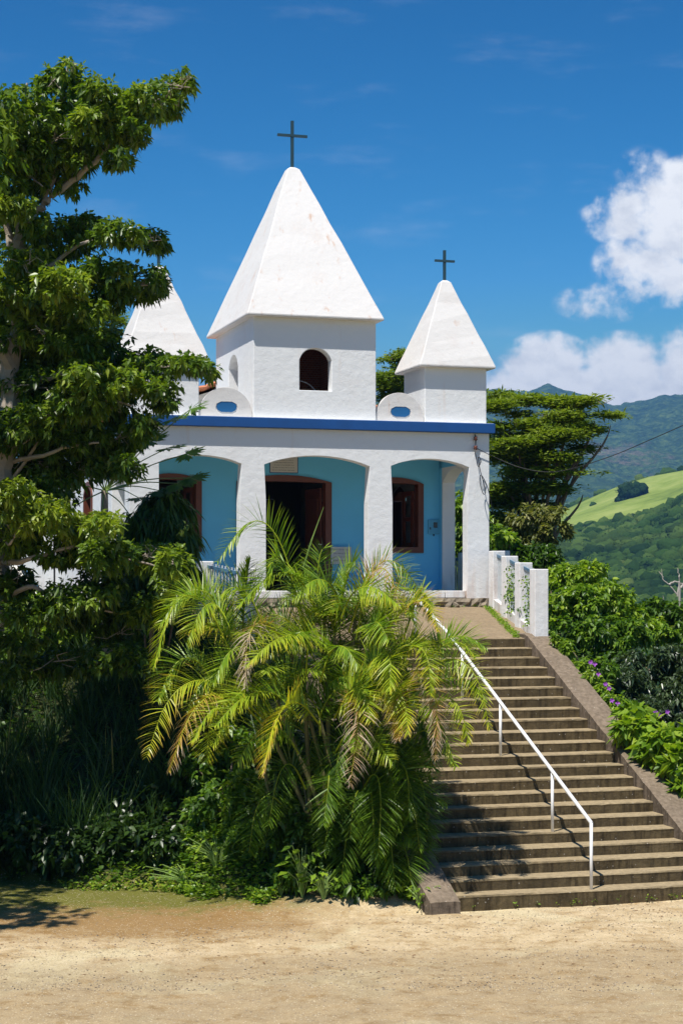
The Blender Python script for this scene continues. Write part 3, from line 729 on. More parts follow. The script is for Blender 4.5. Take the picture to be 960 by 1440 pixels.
# ---------------------------------------------------------------- leaves as real geometry
def unit(v): return v/(np.linalg.norm(v, axis=-1, keepdims=True)+1e-9)
def leaves(P, D, U, L, Wd, droop=.15, fold=.12, val=None):
    """P base points, D directions, U up hints, L lengths, Wd widths -> verts, faces, attribute"""
    n = len(P); D = unit(D); S = unit(np.cross(D, U)); N = np.cross(S, D); L = np.reshape(L*np.ones(n), (n, 1)); Wd = np.reshape(Wd*np.ones(n), (n, 1))
    dn = np.array([0, 0, -1.])*L*droop
    v0 = P; mid = P+D*L*.5+dn*.35-N*Wd*fold; l = P+D*L*.42+S*Wd*.5+dn*.25; r = P+D*L*.42-S*Wd*.5+dn*.25; tip = P+D*L+dn
    V = np.stack([v0, l, mid, r, tip], 1).reshape(-1, 3); b = (np.arange(n)*5)[:, None]
    Fc = np.concatenate([b+[0, 2, 1], b+[0, 3, 2], b+[1, 2, 4], b+[2, 3, 4]], 0)
    val = rng.random(n) if val is None else val
    return V, Fc, np.repeat(val, 5)
def merge(parts):
    V = []; Fc = []; A = []; n = 0
    for v, f, a in parts: V.append(v); Fc.append(f+n); A.append(a); n += len(v)
    return np.concatenate(V), np.concatenate(Fc), np.concatenate(A)
def lump(P, sc_, seed):   # smooth 3-D pseudo noise used to leave gaps in crowns
    q = P*sc_+seed; return np.sin(q[:, 0]*1.7+np.sin(q[:, 1]*1.3)*1.5)*np.sin(q[:, 1]*1.9+np.sin(q[:, 2]*1.1)*1.4)*np.sin(q[:, 2]*2.1+np.sin(q[:, 0]*1.2)*1.3)
def blob_points(c, rad, n, seed, gap=-.12, sc_=2.2, shell=2.2, flat=0):
    out = np.zeros((0, 3)); c = np.array(c); rad = np.array(rad)
    k = 0
    while len(out) < n and k < 12:
        d = unit(rng.normal(size=(n*2, 3))); r = rng.random((n*2, 1))**(1/shell)
        r = r*(1+.22*lump(d*rad, 3.1, seed+4)[:, None])
        p = c+d*r*rad
        p = p[lump(p, sc_, seed) > gap]; out = np.concatenate([out, p]); k += 1
    return out[:n]
def tufts(c, rad, n, seed, m=7, L=.13, Wd=.045, droop=.35, gap=-.12, sc_=2.2, spread=1.0, up=.25, tuft_r=.02, base_v=.5, shell=2.2, dark=.0, fz=1.0):
    P = blob_points(c, rad, n, seed, gap, sc_, shell); n = len(P); cc = np.array(c)
    outw = unit((P-cc)/np.array(rad)); main = unit(outw*.7+np.array([0, 0, up])+rng.normal(size=(n, 3))*.35)
    P2 = np.repeat(P, m, 0); M2 = np.repeat(main, m, 0); k = n*m
    D = unit((M2*.55+rng.normal(size=(k, 3))*spread*.62+np.array([0, 0, -droop*.8]))*[1, 1, fz]); U = np.array([0, 0, 1.])+rng.normal(size=(k, 3))*.45
    val = np.clip(np.repeat(base_v+rng.normal(size=n)*.17, m)+rng.normal(size=k)*.08, 0, 1)
    ls = L*(.7+.6*rng.random(k))
    return leaves(P2+rng.normal(size=(k, 3))*tuft_r, D, U, ls, Wd*ls/L, droop=droop, val=val)
def px_blob(px, py, Y, rx, ry, dz=None):
    s = F/Y; c = at(px, py, Y); return c, (rx/s, (dz if dz else (rx+ry)/2/s*1.1), ry/s)

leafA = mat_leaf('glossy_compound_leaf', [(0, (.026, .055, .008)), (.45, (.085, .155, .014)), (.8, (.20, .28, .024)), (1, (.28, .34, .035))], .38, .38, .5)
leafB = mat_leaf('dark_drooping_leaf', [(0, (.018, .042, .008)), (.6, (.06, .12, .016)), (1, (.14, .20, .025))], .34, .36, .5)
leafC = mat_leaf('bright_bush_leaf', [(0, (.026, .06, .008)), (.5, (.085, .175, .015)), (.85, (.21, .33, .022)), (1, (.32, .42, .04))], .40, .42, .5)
leafD = mat_leaf('feathery_leaf', [(0, (.045, .085, .010)), (.5, (.15, .22, .018)), (1, (.27, .33, .035))], .35, .6, .3)
leafE = mat_leaf('olive_leaf', [(0, (.05, .07, .015)), (.5, (.13, .15, .03)), (1, (.28, .27, .07))], .35, .5, .4)
leafG = mat_leaf('grey_green_leaf', [(0, (.015, .03, .012)), (.6, (.05, .085, .03)), (1, (.11, .15, .06))], .25, .35, .6)
grassM = mat_leaf('long_grass_blade', [(0, (.018, .045, .016)), (.6, (.05, .105, .025)), (.92, (.12, .19, .04)), (1, (.34, .30, .12))], .3, .5, .35)
palmM = mat_leaf('palm_leaflet', [(0, (.02, .055, .008)), (.20, (.05, .11, .010)), (.34, (.16, .28, .016)), (.50, (.38, .44, .022)), (.66, (.52, .40, .03)), (.8, (.42, .25, .09)), (1, (.46, .37, .29))], .34, .40, .5, (1.3, 1.35, .5))

def limb_mesh(paths):
    m = MB()
    for pts, r0, r1 in paths:
        c = catmull(pts, 5); n = len(c)
        c = [p+np.array([random.gauss(0, r0*.18) for _ in range(3)]) for p in c]
        m.tube(c, [r0+(r1-r0)*i/(n-1) for i in range(n)], 7)
    return m
def twigs(m, c, rad, k, r=.012, frm=None):
    c = np.array(c, float)
    for _ in range(k):
        d = unit(rng.normal(size=3)+[0, 0, .3]); e = c+d*np.array(rad)*(.55+.4*rng.random()); a = c if frm is None else np.array(frm)
        mid = (a+e)/2+rng.normal(size=3)*.06
        m.tube([a+rng.normal(size=3)*.03, mid, e], [r, r*.75, r*.4], 5)
    return m

# ================================================================ BIG TREE ON THE LEFT
bt = empty('broadleaf_tree', (-6.3, 28.8, .3), 0, 'large broadleaf tree with layered glossy crown at the left edge, taller than the church cornice', 'tree')
def tw_(o, V): return V-np.array(o)
bo = np.array([-6.3, 28.8, .3])
BL = [  # px, py, distance, rx, ry, tufts, value
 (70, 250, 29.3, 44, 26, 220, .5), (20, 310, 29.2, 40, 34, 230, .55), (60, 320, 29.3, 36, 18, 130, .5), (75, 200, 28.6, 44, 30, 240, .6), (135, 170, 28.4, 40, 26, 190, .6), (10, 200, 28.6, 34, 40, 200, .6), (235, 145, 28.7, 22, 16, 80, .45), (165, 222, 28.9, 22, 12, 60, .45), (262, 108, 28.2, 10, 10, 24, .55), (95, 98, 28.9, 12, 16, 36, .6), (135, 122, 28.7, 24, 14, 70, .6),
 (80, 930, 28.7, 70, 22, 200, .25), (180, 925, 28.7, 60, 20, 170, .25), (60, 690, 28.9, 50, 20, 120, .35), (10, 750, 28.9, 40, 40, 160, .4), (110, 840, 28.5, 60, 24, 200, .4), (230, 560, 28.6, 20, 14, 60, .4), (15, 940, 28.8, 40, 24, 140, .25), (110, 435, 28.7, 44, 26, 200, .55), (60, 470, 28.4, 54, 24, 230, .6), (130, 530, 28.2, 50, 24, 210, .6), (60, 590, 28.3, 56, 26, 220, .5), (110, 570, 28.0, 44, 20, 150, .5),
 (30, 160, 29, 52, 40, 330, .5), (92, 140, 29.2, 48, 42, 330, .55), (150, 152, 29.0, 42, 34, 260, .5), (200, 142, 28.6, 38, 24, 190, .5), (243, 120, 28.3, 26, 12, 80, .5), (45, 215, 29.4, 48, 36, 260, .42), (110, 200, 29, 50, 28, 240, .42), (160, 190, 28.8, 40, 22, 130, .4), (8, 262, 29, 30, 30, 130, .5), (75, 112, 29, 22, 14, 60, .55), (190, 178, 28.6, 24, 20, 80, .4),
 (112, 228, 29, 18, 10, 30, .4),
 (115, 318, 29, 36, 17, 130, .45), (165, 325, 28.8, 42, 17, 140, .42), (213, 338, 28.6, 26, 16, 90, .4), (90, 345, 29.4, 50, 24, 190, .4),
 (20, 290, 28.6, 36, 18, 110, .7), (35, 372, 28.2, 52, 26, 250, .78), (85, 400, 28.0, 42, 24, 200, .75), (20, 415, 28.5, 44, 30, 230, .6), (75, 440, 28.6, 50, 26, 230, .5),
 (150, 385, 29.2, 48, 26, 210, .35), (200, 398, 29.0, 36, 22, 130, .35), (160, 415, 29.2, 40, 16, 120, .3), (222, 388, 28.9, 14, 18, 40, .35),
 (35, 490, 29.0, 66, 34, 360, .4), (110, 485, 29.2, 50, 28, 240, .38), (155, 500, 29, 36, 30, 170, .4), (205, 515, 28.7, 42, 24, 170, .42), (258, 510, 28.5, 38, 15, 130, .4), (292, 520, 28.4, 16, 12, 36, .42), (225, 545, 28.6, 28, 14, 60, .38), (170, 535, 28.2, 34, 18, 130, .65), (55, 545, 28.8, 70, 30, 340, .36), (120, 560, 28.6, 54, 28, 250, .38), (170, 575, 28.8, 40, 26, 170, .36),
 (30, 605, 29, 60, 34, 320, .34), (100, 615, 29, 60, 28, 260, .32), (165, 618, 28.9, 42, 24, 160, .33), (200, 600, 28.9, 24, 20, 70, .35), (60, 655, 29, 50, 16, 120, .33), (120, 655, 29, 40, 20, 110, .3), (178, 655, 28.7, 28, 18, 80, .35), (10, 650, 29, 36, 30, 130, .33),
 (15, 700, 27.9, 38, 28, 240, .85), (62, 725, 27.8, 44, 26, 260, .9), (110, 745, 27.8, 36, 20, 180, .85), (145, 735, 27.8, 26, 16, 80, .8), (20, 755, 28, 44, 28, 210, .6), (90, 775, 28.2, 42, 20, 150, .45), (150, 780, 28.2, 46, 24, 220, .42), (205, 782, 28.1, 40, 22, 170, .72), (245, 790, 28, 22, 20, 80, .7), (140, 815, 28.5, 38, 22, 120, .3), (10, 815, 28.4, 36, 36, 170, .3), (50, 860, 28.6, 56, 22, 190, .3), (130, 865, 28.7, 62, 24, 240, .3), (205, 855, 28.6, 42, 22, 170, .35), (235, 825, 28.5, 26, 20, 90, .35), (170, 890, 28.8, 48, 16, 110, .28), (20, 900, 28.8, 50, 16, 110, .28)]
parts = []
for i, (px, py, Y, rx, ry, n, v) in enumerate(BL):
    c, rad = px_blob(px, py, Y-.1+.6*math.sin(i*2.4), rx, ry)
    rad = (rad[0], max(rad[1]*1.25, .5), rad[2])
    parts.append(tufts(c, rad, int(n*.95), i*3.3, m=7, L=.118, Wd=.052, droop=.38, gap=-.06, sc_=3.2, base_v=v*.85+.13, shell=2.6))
# the part of the crown outside the frame that shades the bank and the corner of the lot
for i, (x, y, z, r, n) in enumerate([(-6.2, 27.2, 11, 1.6, 260), (-6.6, 26.4, 9, 1.7, 300), (-7.2, 25, 7.6, 1.6, 280), (-6.4, 26.2, 6.6, 1.3, 240), (-8.2, 27.5, 10.5, 2.2, 340), (-8.5, 29, 7, 2.2, 340), (-6.45, 21.9, 8.0, 1.15, 230), (-6.6, 22.8, 7.0, 1.0, 150), (-8.4, 23.4, 6.5, 1.5, 220), (-7.0, 29, 4.8, 1.5, 200), (-9.5, 26, 8, 2, 240), (-6.3, 27.0, 5.0, .9, 150), (-7.6, 23.6, 9.6, 1.5, 200)]):
    parts.append(tufts((x, y, z), (r, r, r*.6), n, i*7.1, m=7, L=.17, Wd=.065, droop=.5, gap=-.1, sc_=2, base_v=.45))
# interior foliage behind the visible layers, in the crown's own volume
for i, (px, py, rx, ry, n) in enumerate([(60, 520, 120, 110, 700), (90, 620, 90, 60, 420), (40, 430, 80, 60, 380), (60, 190, 80, 50, 350)]):
    c, rad = px_blob(px, py, 30.4, rx, ry, 1.2)
    parts.append(tufts(c, rad, n, i*5+2, m=6, L=.15, Wd=.06, droop=.5, gap=-.05, sc_=1.8, base_v=.3, shell=3))
V, Fc, A = merge(parts); mesh_obj('crown', V-bo, Fc, leafA, bt, A)
q = lambda px, py, Y: at(px, py, Y)-bo
lm = limb_mesh([
 ([(0, 0, -.5), (.05, 0, 1.5), q(-20, 900, 28.9), q(5, 700, 28.9), q(20, 520, 29), q(27, 400, 29), q(27, 325, 29)], .26, .10),
 ([q(27, 330, 29), q(58, 290, 29), q(85, 265, 29), q(125, 235, 28.9), q(165, 195, 28.8), q(215, 148, 28.6), q(250, 118, 28.4)], .075, .012),
 ([q(27, 330, 29), q(27, 290, 29.1), q(35, 240, 29.2), q(28, 180, 29.2), q(40, 120, 29.2)], .08, .02),
 ([q(20, 370, 29), q(5, 300, 29), q(-15, 230, 29)], .07, .03), ([q(35, 250, 29.1), q(70, 215, 29), q(95, 160, 29)], .045, .012),
 ([q(60, 288, 29), q(75, 250, 29), q(85, 200, 29), q(120, 160, 29)], .04, .012), ([q(0, 230, 29), q(18, 205, 28.8), q(35, 240, 28.8), q(60, 262, 28.6)], .03, .012),
 ([q(24, 430, 29), q(60, 385, 28.8), q(110, 345, 28.8), q(190, 330, 28.7)], .06, .012),
 ([q(22, 470, 29), q(80, 420, 28.9), q(140, 402, 28.9), q(215, 400, 28.9)], .06, .012),
 ([q(15, 560, 29), q(70, 530, 28.7), q(150, 520, 28.6), q(270, 512, 28.4)], .06, .012),
 ([q(12, 600, 28.9), q(60, 588, 28.2), q(110, 575, 28.1), q(150, 563, 28.1), q(185, 570, 28.3)], .05, .012),
 ([q(8, 650, 28.9), q(60, 640, 28.3), q(95, 628, 28.2), q(140, 622, 28.2)], .04, .014),
 ([q(5, 690, 28.9), q(60, 612, 28.4), q(30, 625, 28.3)], .03, .012),
 ([q(0, 790, 28.9), q(30, 790, 28.0), q(60, 780, 27.9), q(120, 770, 27.9), q(230, 800, 28)], .05, .012),
 ([q(-5, 740, 28.9), q(12, 765, 27.8), q(25, 745, 27.7), q(40, 730, 27.7)], .025, .01),
 ([q(-5, 850, 28.9), q(40, 825, 28), q(70, 838, 28), q(105, 850, 28), q(180, 865, 28.3)], .045, .012),
 ([q(0, 870, 28.9), q(-180, 700, 27), q(-260, 620, 25), q(-330, 540, 23)], .14, .04), ([q(5, 700, 28.9), q(-120, 560, 28), q(-220, 480, 27)], .12, .05), ([q(20, 520, 29), q(-80, 380, 28), q(-160, 300, 27.5)], .1, .04)])
for i, (px, py, Y, rx, ry, n, v) in enumerate(BL):
    c, rad = px_blob(px, py, Y, rx, ry); twigs(lm, c-bo, rad, 6, .008)
lm.build('trunk', M['barkpale'], bt)

# slim second trunk of the shrub in the middle of the bank
def shrub(name, blobs, base, label, cat, mat, L=.12, Wd=.05, droop=.4, m=6, gap=-.1, sc_=2.5, group=None, stems=4, bark='bark', stem_r=.03, spread=1.0, up=.25, branch_to=True, shell=2.3, tuft_r=.02, droopD=None):
    base = np.array(base, float); root = empty(name, tuple(base), 0, label, cat, group); parts = []
    mb = MB()
    for i, (px, py, Y, rx, ry, n, v) in enumerate(blobs):
        c, rad = px_blob(px, py, Y, rx, ry)
        parts.append(tufts(c, rad, n, i*4.7+px*.01, m=m, L=L, Wd=Wd, droop=droop, gap=gap, sc_=sc_, base_v=v, spread=spread, up=up, shell=shell, tuft_r=tuft_r))
        e = c-base; mid = e*.5+np.array([random.gauss(0, .12), random.gauss(0, .12), .1])
        mb.tube(catmull([(random.gauss(0, .08), random.gauss(0, .08), -.3), mid*.5, mid, e], 4), [stem_r*1.3-stem_r*1.0*k/12 for k in range(13)], 6)
        twigs(mb, e, rad, 3, stem_r*.35)
    V, Fc, A = merge(parts); mesh_obj('foliage', V-base, Fc, mat, root, A)
    mb.build('branches', M[bark], root); return root
def gz(X, Y): return float(ground_h(np.array([float(X)]), np.array([float(Y)]))[0])
def basept(px, Y): X = (px-480)/F*Y; return (X, Y, gz(X, Y))

shrub('mango_tree', [(232, 712, 31.5, 34, 26, 200, 0.63), (215, 745, 31.2, 46, 30, 320, 0.63), (245, 765, 31.0, 30, 34, 240, 0.68), (200, 790, 31.3, 44, 34, 330, 0.58), (250, 815, 31.1, 28, 26, 190, 0.58), (205, 830, 31.4, 50, 22, 240, 0.58), (262, 745, 31, 14, 20, 50, 0.73)],
      basept(215, 31.6), 'dark bushy tree with long drooping leaves in front of the left porch arch', 'tree', leafB, L=.22, Wd=.045, droop=.9, m=7, gap=-.2, spread=.7)
# papaya: bare stem, long petioles, lobed leaves
pa = empty('papaya_tree', basept(148, 32.6), 0, 'papaya tree with long pale leaf stalks radiating in front of the nave wall', 'papaya tree')
po_ = np.array(pa.location); top = at(147, 690, 32.6)-po_
MB().tube(catmull([(0, 0, -.2), (.03, 0, 1.5), top*[1, 1, .8], top], 6), [.11-.05*i/18 for i in range(19)], 9).build('trunk', M['barkpale'], pa)
def lobed_leaf(c, d, up, size, vals):
    """a palmate leaf: seven toothed lobes fanned about the stalk's end"""
    d = unit(np.array(d, float)); s = unit(np.cross(d, up)); P = []; D = []; L = []
    for ang, l in ((-125, .55), (-80, .75), (-40, .92), (0, 1), (40, .92), (80, .75), (125, .55)):
        dd = d*math.cos(R(ang))+s*math.sin(R(ang)); P.append(c); D.append(dd); L.append(size*l)
        for f, a2 in ((.45, 35), (.45, -35), (.68, 30), (.68, -30)):
            P.append(c+dd*size*l*f*.9); D.append(dd*math.cos(R(a2))+np.cross(up, dd)*math.sin(R(a2))); L.append(size*l*.42)
    P, D, L = map(np.array, (P, D, L)); return leaves(P, D, np.tile(up, (len(P), 1)), L, L*.30, .12, .05, np.clip(vals+rng.normal(size=len(P))*.05, 0, 1))
pts_ = [(222, 585, 32.0, .5), (268, 575, 31.4, .5), (240, 590, 31.8, .6), (212, 620, 31.8, .45), (262, 638, 31.2, .65), (235, 630, 31.6, .6), (250, 680, 31.3, .5), (225, 690, 31.4, .45), (268, 672, 31.2, .5), (195, 700, 31.6, .4), (100, 640, 32, .5), (85, 690, 31.8, .6), (120, 600, 32, .4), (75, 740, 32, .5), (180, 560, 32, .5), (190, 735, 31.7, .4), (140, 760, 32, .4)]
pb_parts = []; pet = MB()
for i, (px, py, Y, v) in enumerate(pts_):
    e = at(px, py, Y)-po_; d = e-top; d[2] -= .25*np.linalg.norm(d)
    upv = unit(np.array([rng.normal()*.25, -.5+rng.normal()*.2, 1.0]))
    pb_parts.append(lobed_leaf(e, d*[1, 1, .3], upv, .40, v))
    pet.tube(catmull([top, (top+e)/2+[0, 0, .08], e], 4), [.013, .012, .012, .011, .010, .009, .009, .008, .008], 6)
V, Fc, A = merge(pb_parts); mesh_obj('leaves', V, Fc, leafC, pa, A); pet.build('leaf_stalks', M['petiole'], pa)

# bright undergrowth that catches the sun behind the tree, and the shaded lower shrubs
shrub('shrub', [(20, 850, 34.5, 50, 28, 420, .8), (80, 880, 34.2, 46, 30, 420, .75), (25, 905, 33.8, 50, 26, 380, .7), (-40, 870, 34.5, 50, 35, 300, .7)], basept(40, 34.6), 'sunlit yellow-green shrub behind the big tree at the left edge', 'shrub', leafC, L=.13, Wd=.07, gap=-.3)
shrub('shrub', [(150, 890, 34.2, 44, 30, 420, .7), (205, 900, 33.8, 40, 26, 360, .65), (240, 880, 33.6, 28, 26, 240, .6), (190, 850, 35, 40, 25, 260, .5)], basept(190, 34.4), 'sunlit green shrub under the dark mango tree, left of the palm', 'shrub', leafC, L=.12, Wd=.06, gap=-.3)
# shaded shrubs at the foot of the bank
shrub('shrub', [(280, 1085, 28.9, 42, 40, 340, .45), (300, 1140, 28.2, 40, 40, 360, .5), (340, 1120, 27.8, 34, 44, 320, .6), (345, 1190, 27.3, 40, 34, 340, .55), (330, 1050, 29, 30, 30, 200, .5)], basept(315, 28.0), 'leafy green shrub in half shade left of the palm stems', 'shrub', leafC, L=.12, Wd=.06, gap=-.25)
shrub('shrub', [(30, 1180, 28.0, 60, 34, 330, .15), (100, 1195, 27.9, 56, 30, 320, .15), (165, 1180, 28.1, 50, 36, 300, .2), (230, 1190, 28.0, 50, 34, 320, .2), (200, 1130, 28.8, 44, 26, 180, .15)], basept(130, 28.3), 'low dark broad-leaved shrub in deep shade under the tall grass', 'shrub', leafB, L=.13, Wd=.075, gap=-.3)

# ================================================================ TALL GRASS ON THE BANK
def blades(P, D, L, Wd, droop, val, seg=4):
    n = len(P); D = unit(D); side = unit(np.cross(D, np.array([0, 0, 1.])+rng.normal(size=(n, 3))*.3)); V = []
    p = P.copy(); d = D.copy()
    for k in range(seg+1):
        t = k/seg; w = (Wd*(1-t)**.8*(.6+.4*min(1, t*4)))[:, None]*.5
        if k < seg: V += [p-side*w, p+side*w]
        else: V += [p]
        p = p+d*(L/seg)[:, None]; d = unit(d+np.array([0, 0, -1.])*droop[:, None]*(.35+t))
    m = 2*seg+1; V = np.stack(V, 1).reshape(-1, 3); b = (np.arange(n)*m)[:, None]; Fc = []
    for k in range(seg-1):
        a = 2*k; Fc += [b+[a, a+1, a+3], b+[a, a+3, a+2]]
    Fc.append(b+[2*seg-2, 2*seg-1, 2*seg])
    tt = np.array([k/seg for k in range(seg) for _ in (0, 1)]+[1.])
    A = np.clip(val[:, None]+(tt[None, :]-.5)*.12, 0, 1).ravel()
    return V, np.concatenate(Fc), A
parts = []
cl = []
while len(cl) < 480:
    x, y = rng.uniform(-11.5, -.9), rng.uniform(28.0, 35.2)
    if y < 28.0+.45*max(0, x+3.6): continue
    cl.append((x, y))
cl = np.array(cl); cz = ground_h(cl[:, 0], cl[:, 1])
for i, (x, y) in enumerate(cl):
    k = rng.integers(22, 40); hgt = rng.uniform(.55, 1.15)
    base = np.array([x, y, cz[i]])+rng.normal(size=(k, 3))*[.10, .10, .02]
    a = rng.uniform(0, 2*np.pi, k); el = rng.uniform(.15, .75, k)
    D = np.stack([np.cos(a)*el, np.sin(a)*el-.12, np.ones(k)], 1)
    parts.append(blades(base, D, hgt*rng.uniform(.7, 1.35, k), rng.uniform(.018, .036, k), rng.uniform(.16, .38, k), np.clip(rng.normal(.42, .16, k)+(rng.random(k) < .04)*.5, 0, 1)))
V, Fc, A = merge(parts); tg = mesh_obj('tall_grass', V, Fc, grassM, None, A)
tag(tg, 'long arching grass blades covering the shaded bank under the big tree', 'grass', kind='stuff')

# low ground cover: creeping leaves on the banks and along the edge of the lot
def scatter(n, xr, yr, cond, L, Wd, m=5, v=.5, droop=.3, hmax=.12, seed=0):
    X = rng.uniform(*xr, n*4); Y = rng.uniform(*yr, n*4); k = cond(X, Y); X, Y = X[k][:n], Y[k][:n]; n = len(X)
    P = np.stack([X, Y, ground_h(X, Y)+rng.random(n)*hmax], 1); P = np.repeat(P, m, 0); q_ = len(P)
    D = rng.normal(size=(q_, 3))*[1, 1, .3]+[0, 0, .45]; ls = L*(.6+.8*rng.random(q_))
    return leaves(P+rng.normal(size=(q_, 3))*.02, D, np.array([0, 0, 1.])+rng.normal(size=(q_, 3))*.4, ls, ls*Wd/L, droop, val=np.clip(rng.normal(v, .2, q_), 0, 1))
edgeY = lambda X: 27.6+.5*np.sin(X*.9)+.25*np.sin(X*2.3+1)-.9*sm(-3.5, 0, X)
gc = [scatter(2600, (-20, -8), (27, 38), lambda X, Y: (Y > edgeY(X)-.15), .14, .08, 5, .4, hmax=.3),
      scatter(2600, (-8, 1.3), (25.8, 36), lambda X, Y: (Y > edgeY(X)-.15) & (w2ch(X, Y)[0] < -6.6), .10, .06, 6, .35, hmax=.25),
      scatter(1500, (-2.6, 1.4), (25.7, 28.2), lambda X, Y: (Y > edgeY(X)-.35+.2*np.sin(X*7)) & (w2ch(X, Y)[0] < -6.35), .07, .045, 6, .7, hmax=.14),
      scatter(700, (-4.2, -1.6), (26.9, 28.2), lambda X, Y: (Y > edgeY(X)-.25), .05, .03, 6, .85, hmax=.10),
      scatter(5200, (3.2, 16), (27, 60), lambda X, Y: w2ch(X, Y)[0] > -.75, .13, .07, 5, .4, hmax=.3),
      scatter(2500, (-25, 4), (36, 60), lambda X, Y: w2ch(X, Y)[0] < -8.3, .14, .08, 5, .4, hmax=.3)]
V, Fc, A = merge(gc); o = mesh_obj('ground_cover', V, Fc, leafC, None, A); tag(o, 'low creeping green plants along the edge of the lot and on the banks', 'ground cover', kind='stuff')
# small moss and weeds rooted along the forecourt's edges
def weeds(n, fn, L, v):
    P = np.array([fn() for _ in range(n)]); P = np.repeat(P, 5, 0); k = len(P)
    ls = L*(.5+rng.random(k)); return leaves(P+rng.normal(size=(k, 3))*.02, rng.normal(size=(k, 3))*[1, 1, .3]+[0, 0, .7], np.array([0, 0, 1.])+rng.normal(size=(k, 3))*.4, ls, ls*.4, .3, val=np.clip(rng.normal(v, .15, k), 0, 1))
def on_land():
    t = random.random()**1.2; x = -1.42+(.05-.12+1.42)*t-random.random()*.12; y = -5.2+5.0*t; return ch2w(x, y, 3.52+(ZR-3.52)*(y+5.33)/5.33+.01)
def foot(): x = random.uniform(-7.5, -.1); return ch2w(x, -.10-random.random()*.06, ZR+.0)
def stair_foot():
    x = -SW*random.random()**1.4; y = -22*TR+TR-.012-random.random()*.05; return np.array([X0+x*CT-y*ST, Y0+x*ST+y*CT, .01])
V, Fc, A = merge([weeds(420, on_land, .05, .75), weeds(90, foot, .05, .6), weeds(26, stair_foot, .045, .7)])
o = mesh_obj('moss_weeds', V, Fc, leafC, None, A); tag(o, 'tiny weeds and moss sprouting along the forecourt edge', 'weeds', kind='stuff')
# ivy on the right balustrade
P = []
for (t0, w) in ((.12, .25), (.2, .18), (.52, .3), (.58, .2)):
    x = .05-1.165*(1-t0*0) if False else -1.115+1.165*t0; y = -5.36+5.04*t0; z0 = 3.52+(ZR-3.52)*t0
    for k in range(70): P.append(ch2w(x-.07+random.gauss(0, .03), y+random.gauss(0, .10), z0+.1+.95*random.random()))
for k in range(70): t = random.uniform(.3, .75); P.append(ch2w(-1.115+1.165*t-.11, -5.36+5.04*t, 3.52+(ZR-3.52)*t+.30+.25*abs(math.sin(t*9))+random.gauss(0, .04)))
P = np.array(P); k = len(P); V, Fc, A = leaves(P, rng.normal(size=(k, 3))*[1, 1, .6]+[-.5, -.6, -.3], rng.normal(size=(k, 3))*.3+[-.5, -1, .6], .055, .045, .2)
o = mesh_obj('ivy', V, Fc, leafC, None, A); tag(o, 'thin ivy strands climbing the white balustrade', 'ivy', kind='stuff')

# ================================================================ ARECA PALM CLUMP
palm0 = np.array([-.30, 26.75, .0]); pr = empty('areca_palm', tuple(palm0), 0, 'big clump of areca palm with yellowing and browned fronds left of the stair foot', 'palm')
def frond(path, n=34, Lf=.42, age=.4, dead=0.0, wv=.025, lift=.25):
    """path: rachis points; returns a leaf-geometry triple"""
    c = np.array(catmull(path, 8)); seg = np.linalg.norm(np.diff(c, axis=0), axis=1); s = np.concatenate([[0], np.cumsum(seg)]); T = s[-1]
    t = np.linspace(.16, .995, n)*T; P = np.stack([np.interp(t, s, c[:, k]) for k in range(3)], 1)
    Tn = unit(np.stack([np.interp(t, s, np.gradient(c[:, k], s)) for k in range(3)], 1))
    face = np.array([-.2+rng.normal()*.45, -.65+rng.normal()*.35, .7+rng.normal()*.2]); S = np.cross(Tn, face); bad = np.linalg.norm(S, axis=1) < .25; S[bad] = np.cross(Tn[bad], [0, 1., .2]); S = unit(S)
    for k in range(1, n):
        if np.dot(S[k], S[k-1]) < 0: S[k] = -S[k]
    Nn = unit(np.cross(S, Tn)); u = t/T
    prof = np.sin(np.clip((u-.10)/.90, 0, 1)**.75*math.pi*.93+.12)**.7
    out = []
    for sg in (-1, 1):
        ang = np.radians(76-38*u+rng.normal(size=n)*6+9*np.sin(u*7+rng.random()*6))[:, None]
        D = Tn*np.cos(ang)+S*sg*np.sin(ang)+Nn*(lift+rng.normal(size=(n, 1))*.10)
        L = Lf*np.clip(prof, .12, 1)*(1+rng.normal(size=n)*.06)
        if dead > 0: L = L*(1-.25*dead*rng.random(n)); D = D+rng.normal(size=(n, 3))*.25*dead
        dr = np.full(n, .12)+.28*dead+rng.random(n)*.08
        val = age+.10*(u-.4)+rng.normal(size=n)*.04+dead*.25*(u > .4)
        Vb, Fb, Ab = blades(P, D, L, np.full(n, wv)*(1-.25*dead), dr, np.clip(val, 0, 1), 4)
        tt = np.tile(np.array([0, 0, .25, .25, .5, .5, .75, .75, 1.]), n)
        Ab = np.clip(Ab+(tt > .7)*np.clip(age-.33, 0, 1)*.7, 0, 1); out.append((Vb, Fb, Ab))
    m = MB(); m.tube(list(c[::2])+[c[-1]], list(np.linspace(.016, .003, len(c[::2])+1)), 5, cap=False)
    fr = []
    for f in m.f: fr.append((f[0], f[1], f[2])); fr.append((f[0], f[2], f[3]))
    return merge(out), (np.array(m.v), np.array(fr), np.full(len(m.v), min(.56, .42+age*.2)))
def put_frond(data):
    (V, Fc, A), (V2, F2, A2) = data; o = mesh_obj('frond', V, Fc, palmM, pr, A); mesh_obj('rachis', V2, F2, palmM, o, A2)
B3 = lambda a, b, c: [np.array(a)*(1-t)**2+2*np.array(b)*t*(1-t)+np.array(c)*t*t for t in (0, .25, .5, .75, 1)]
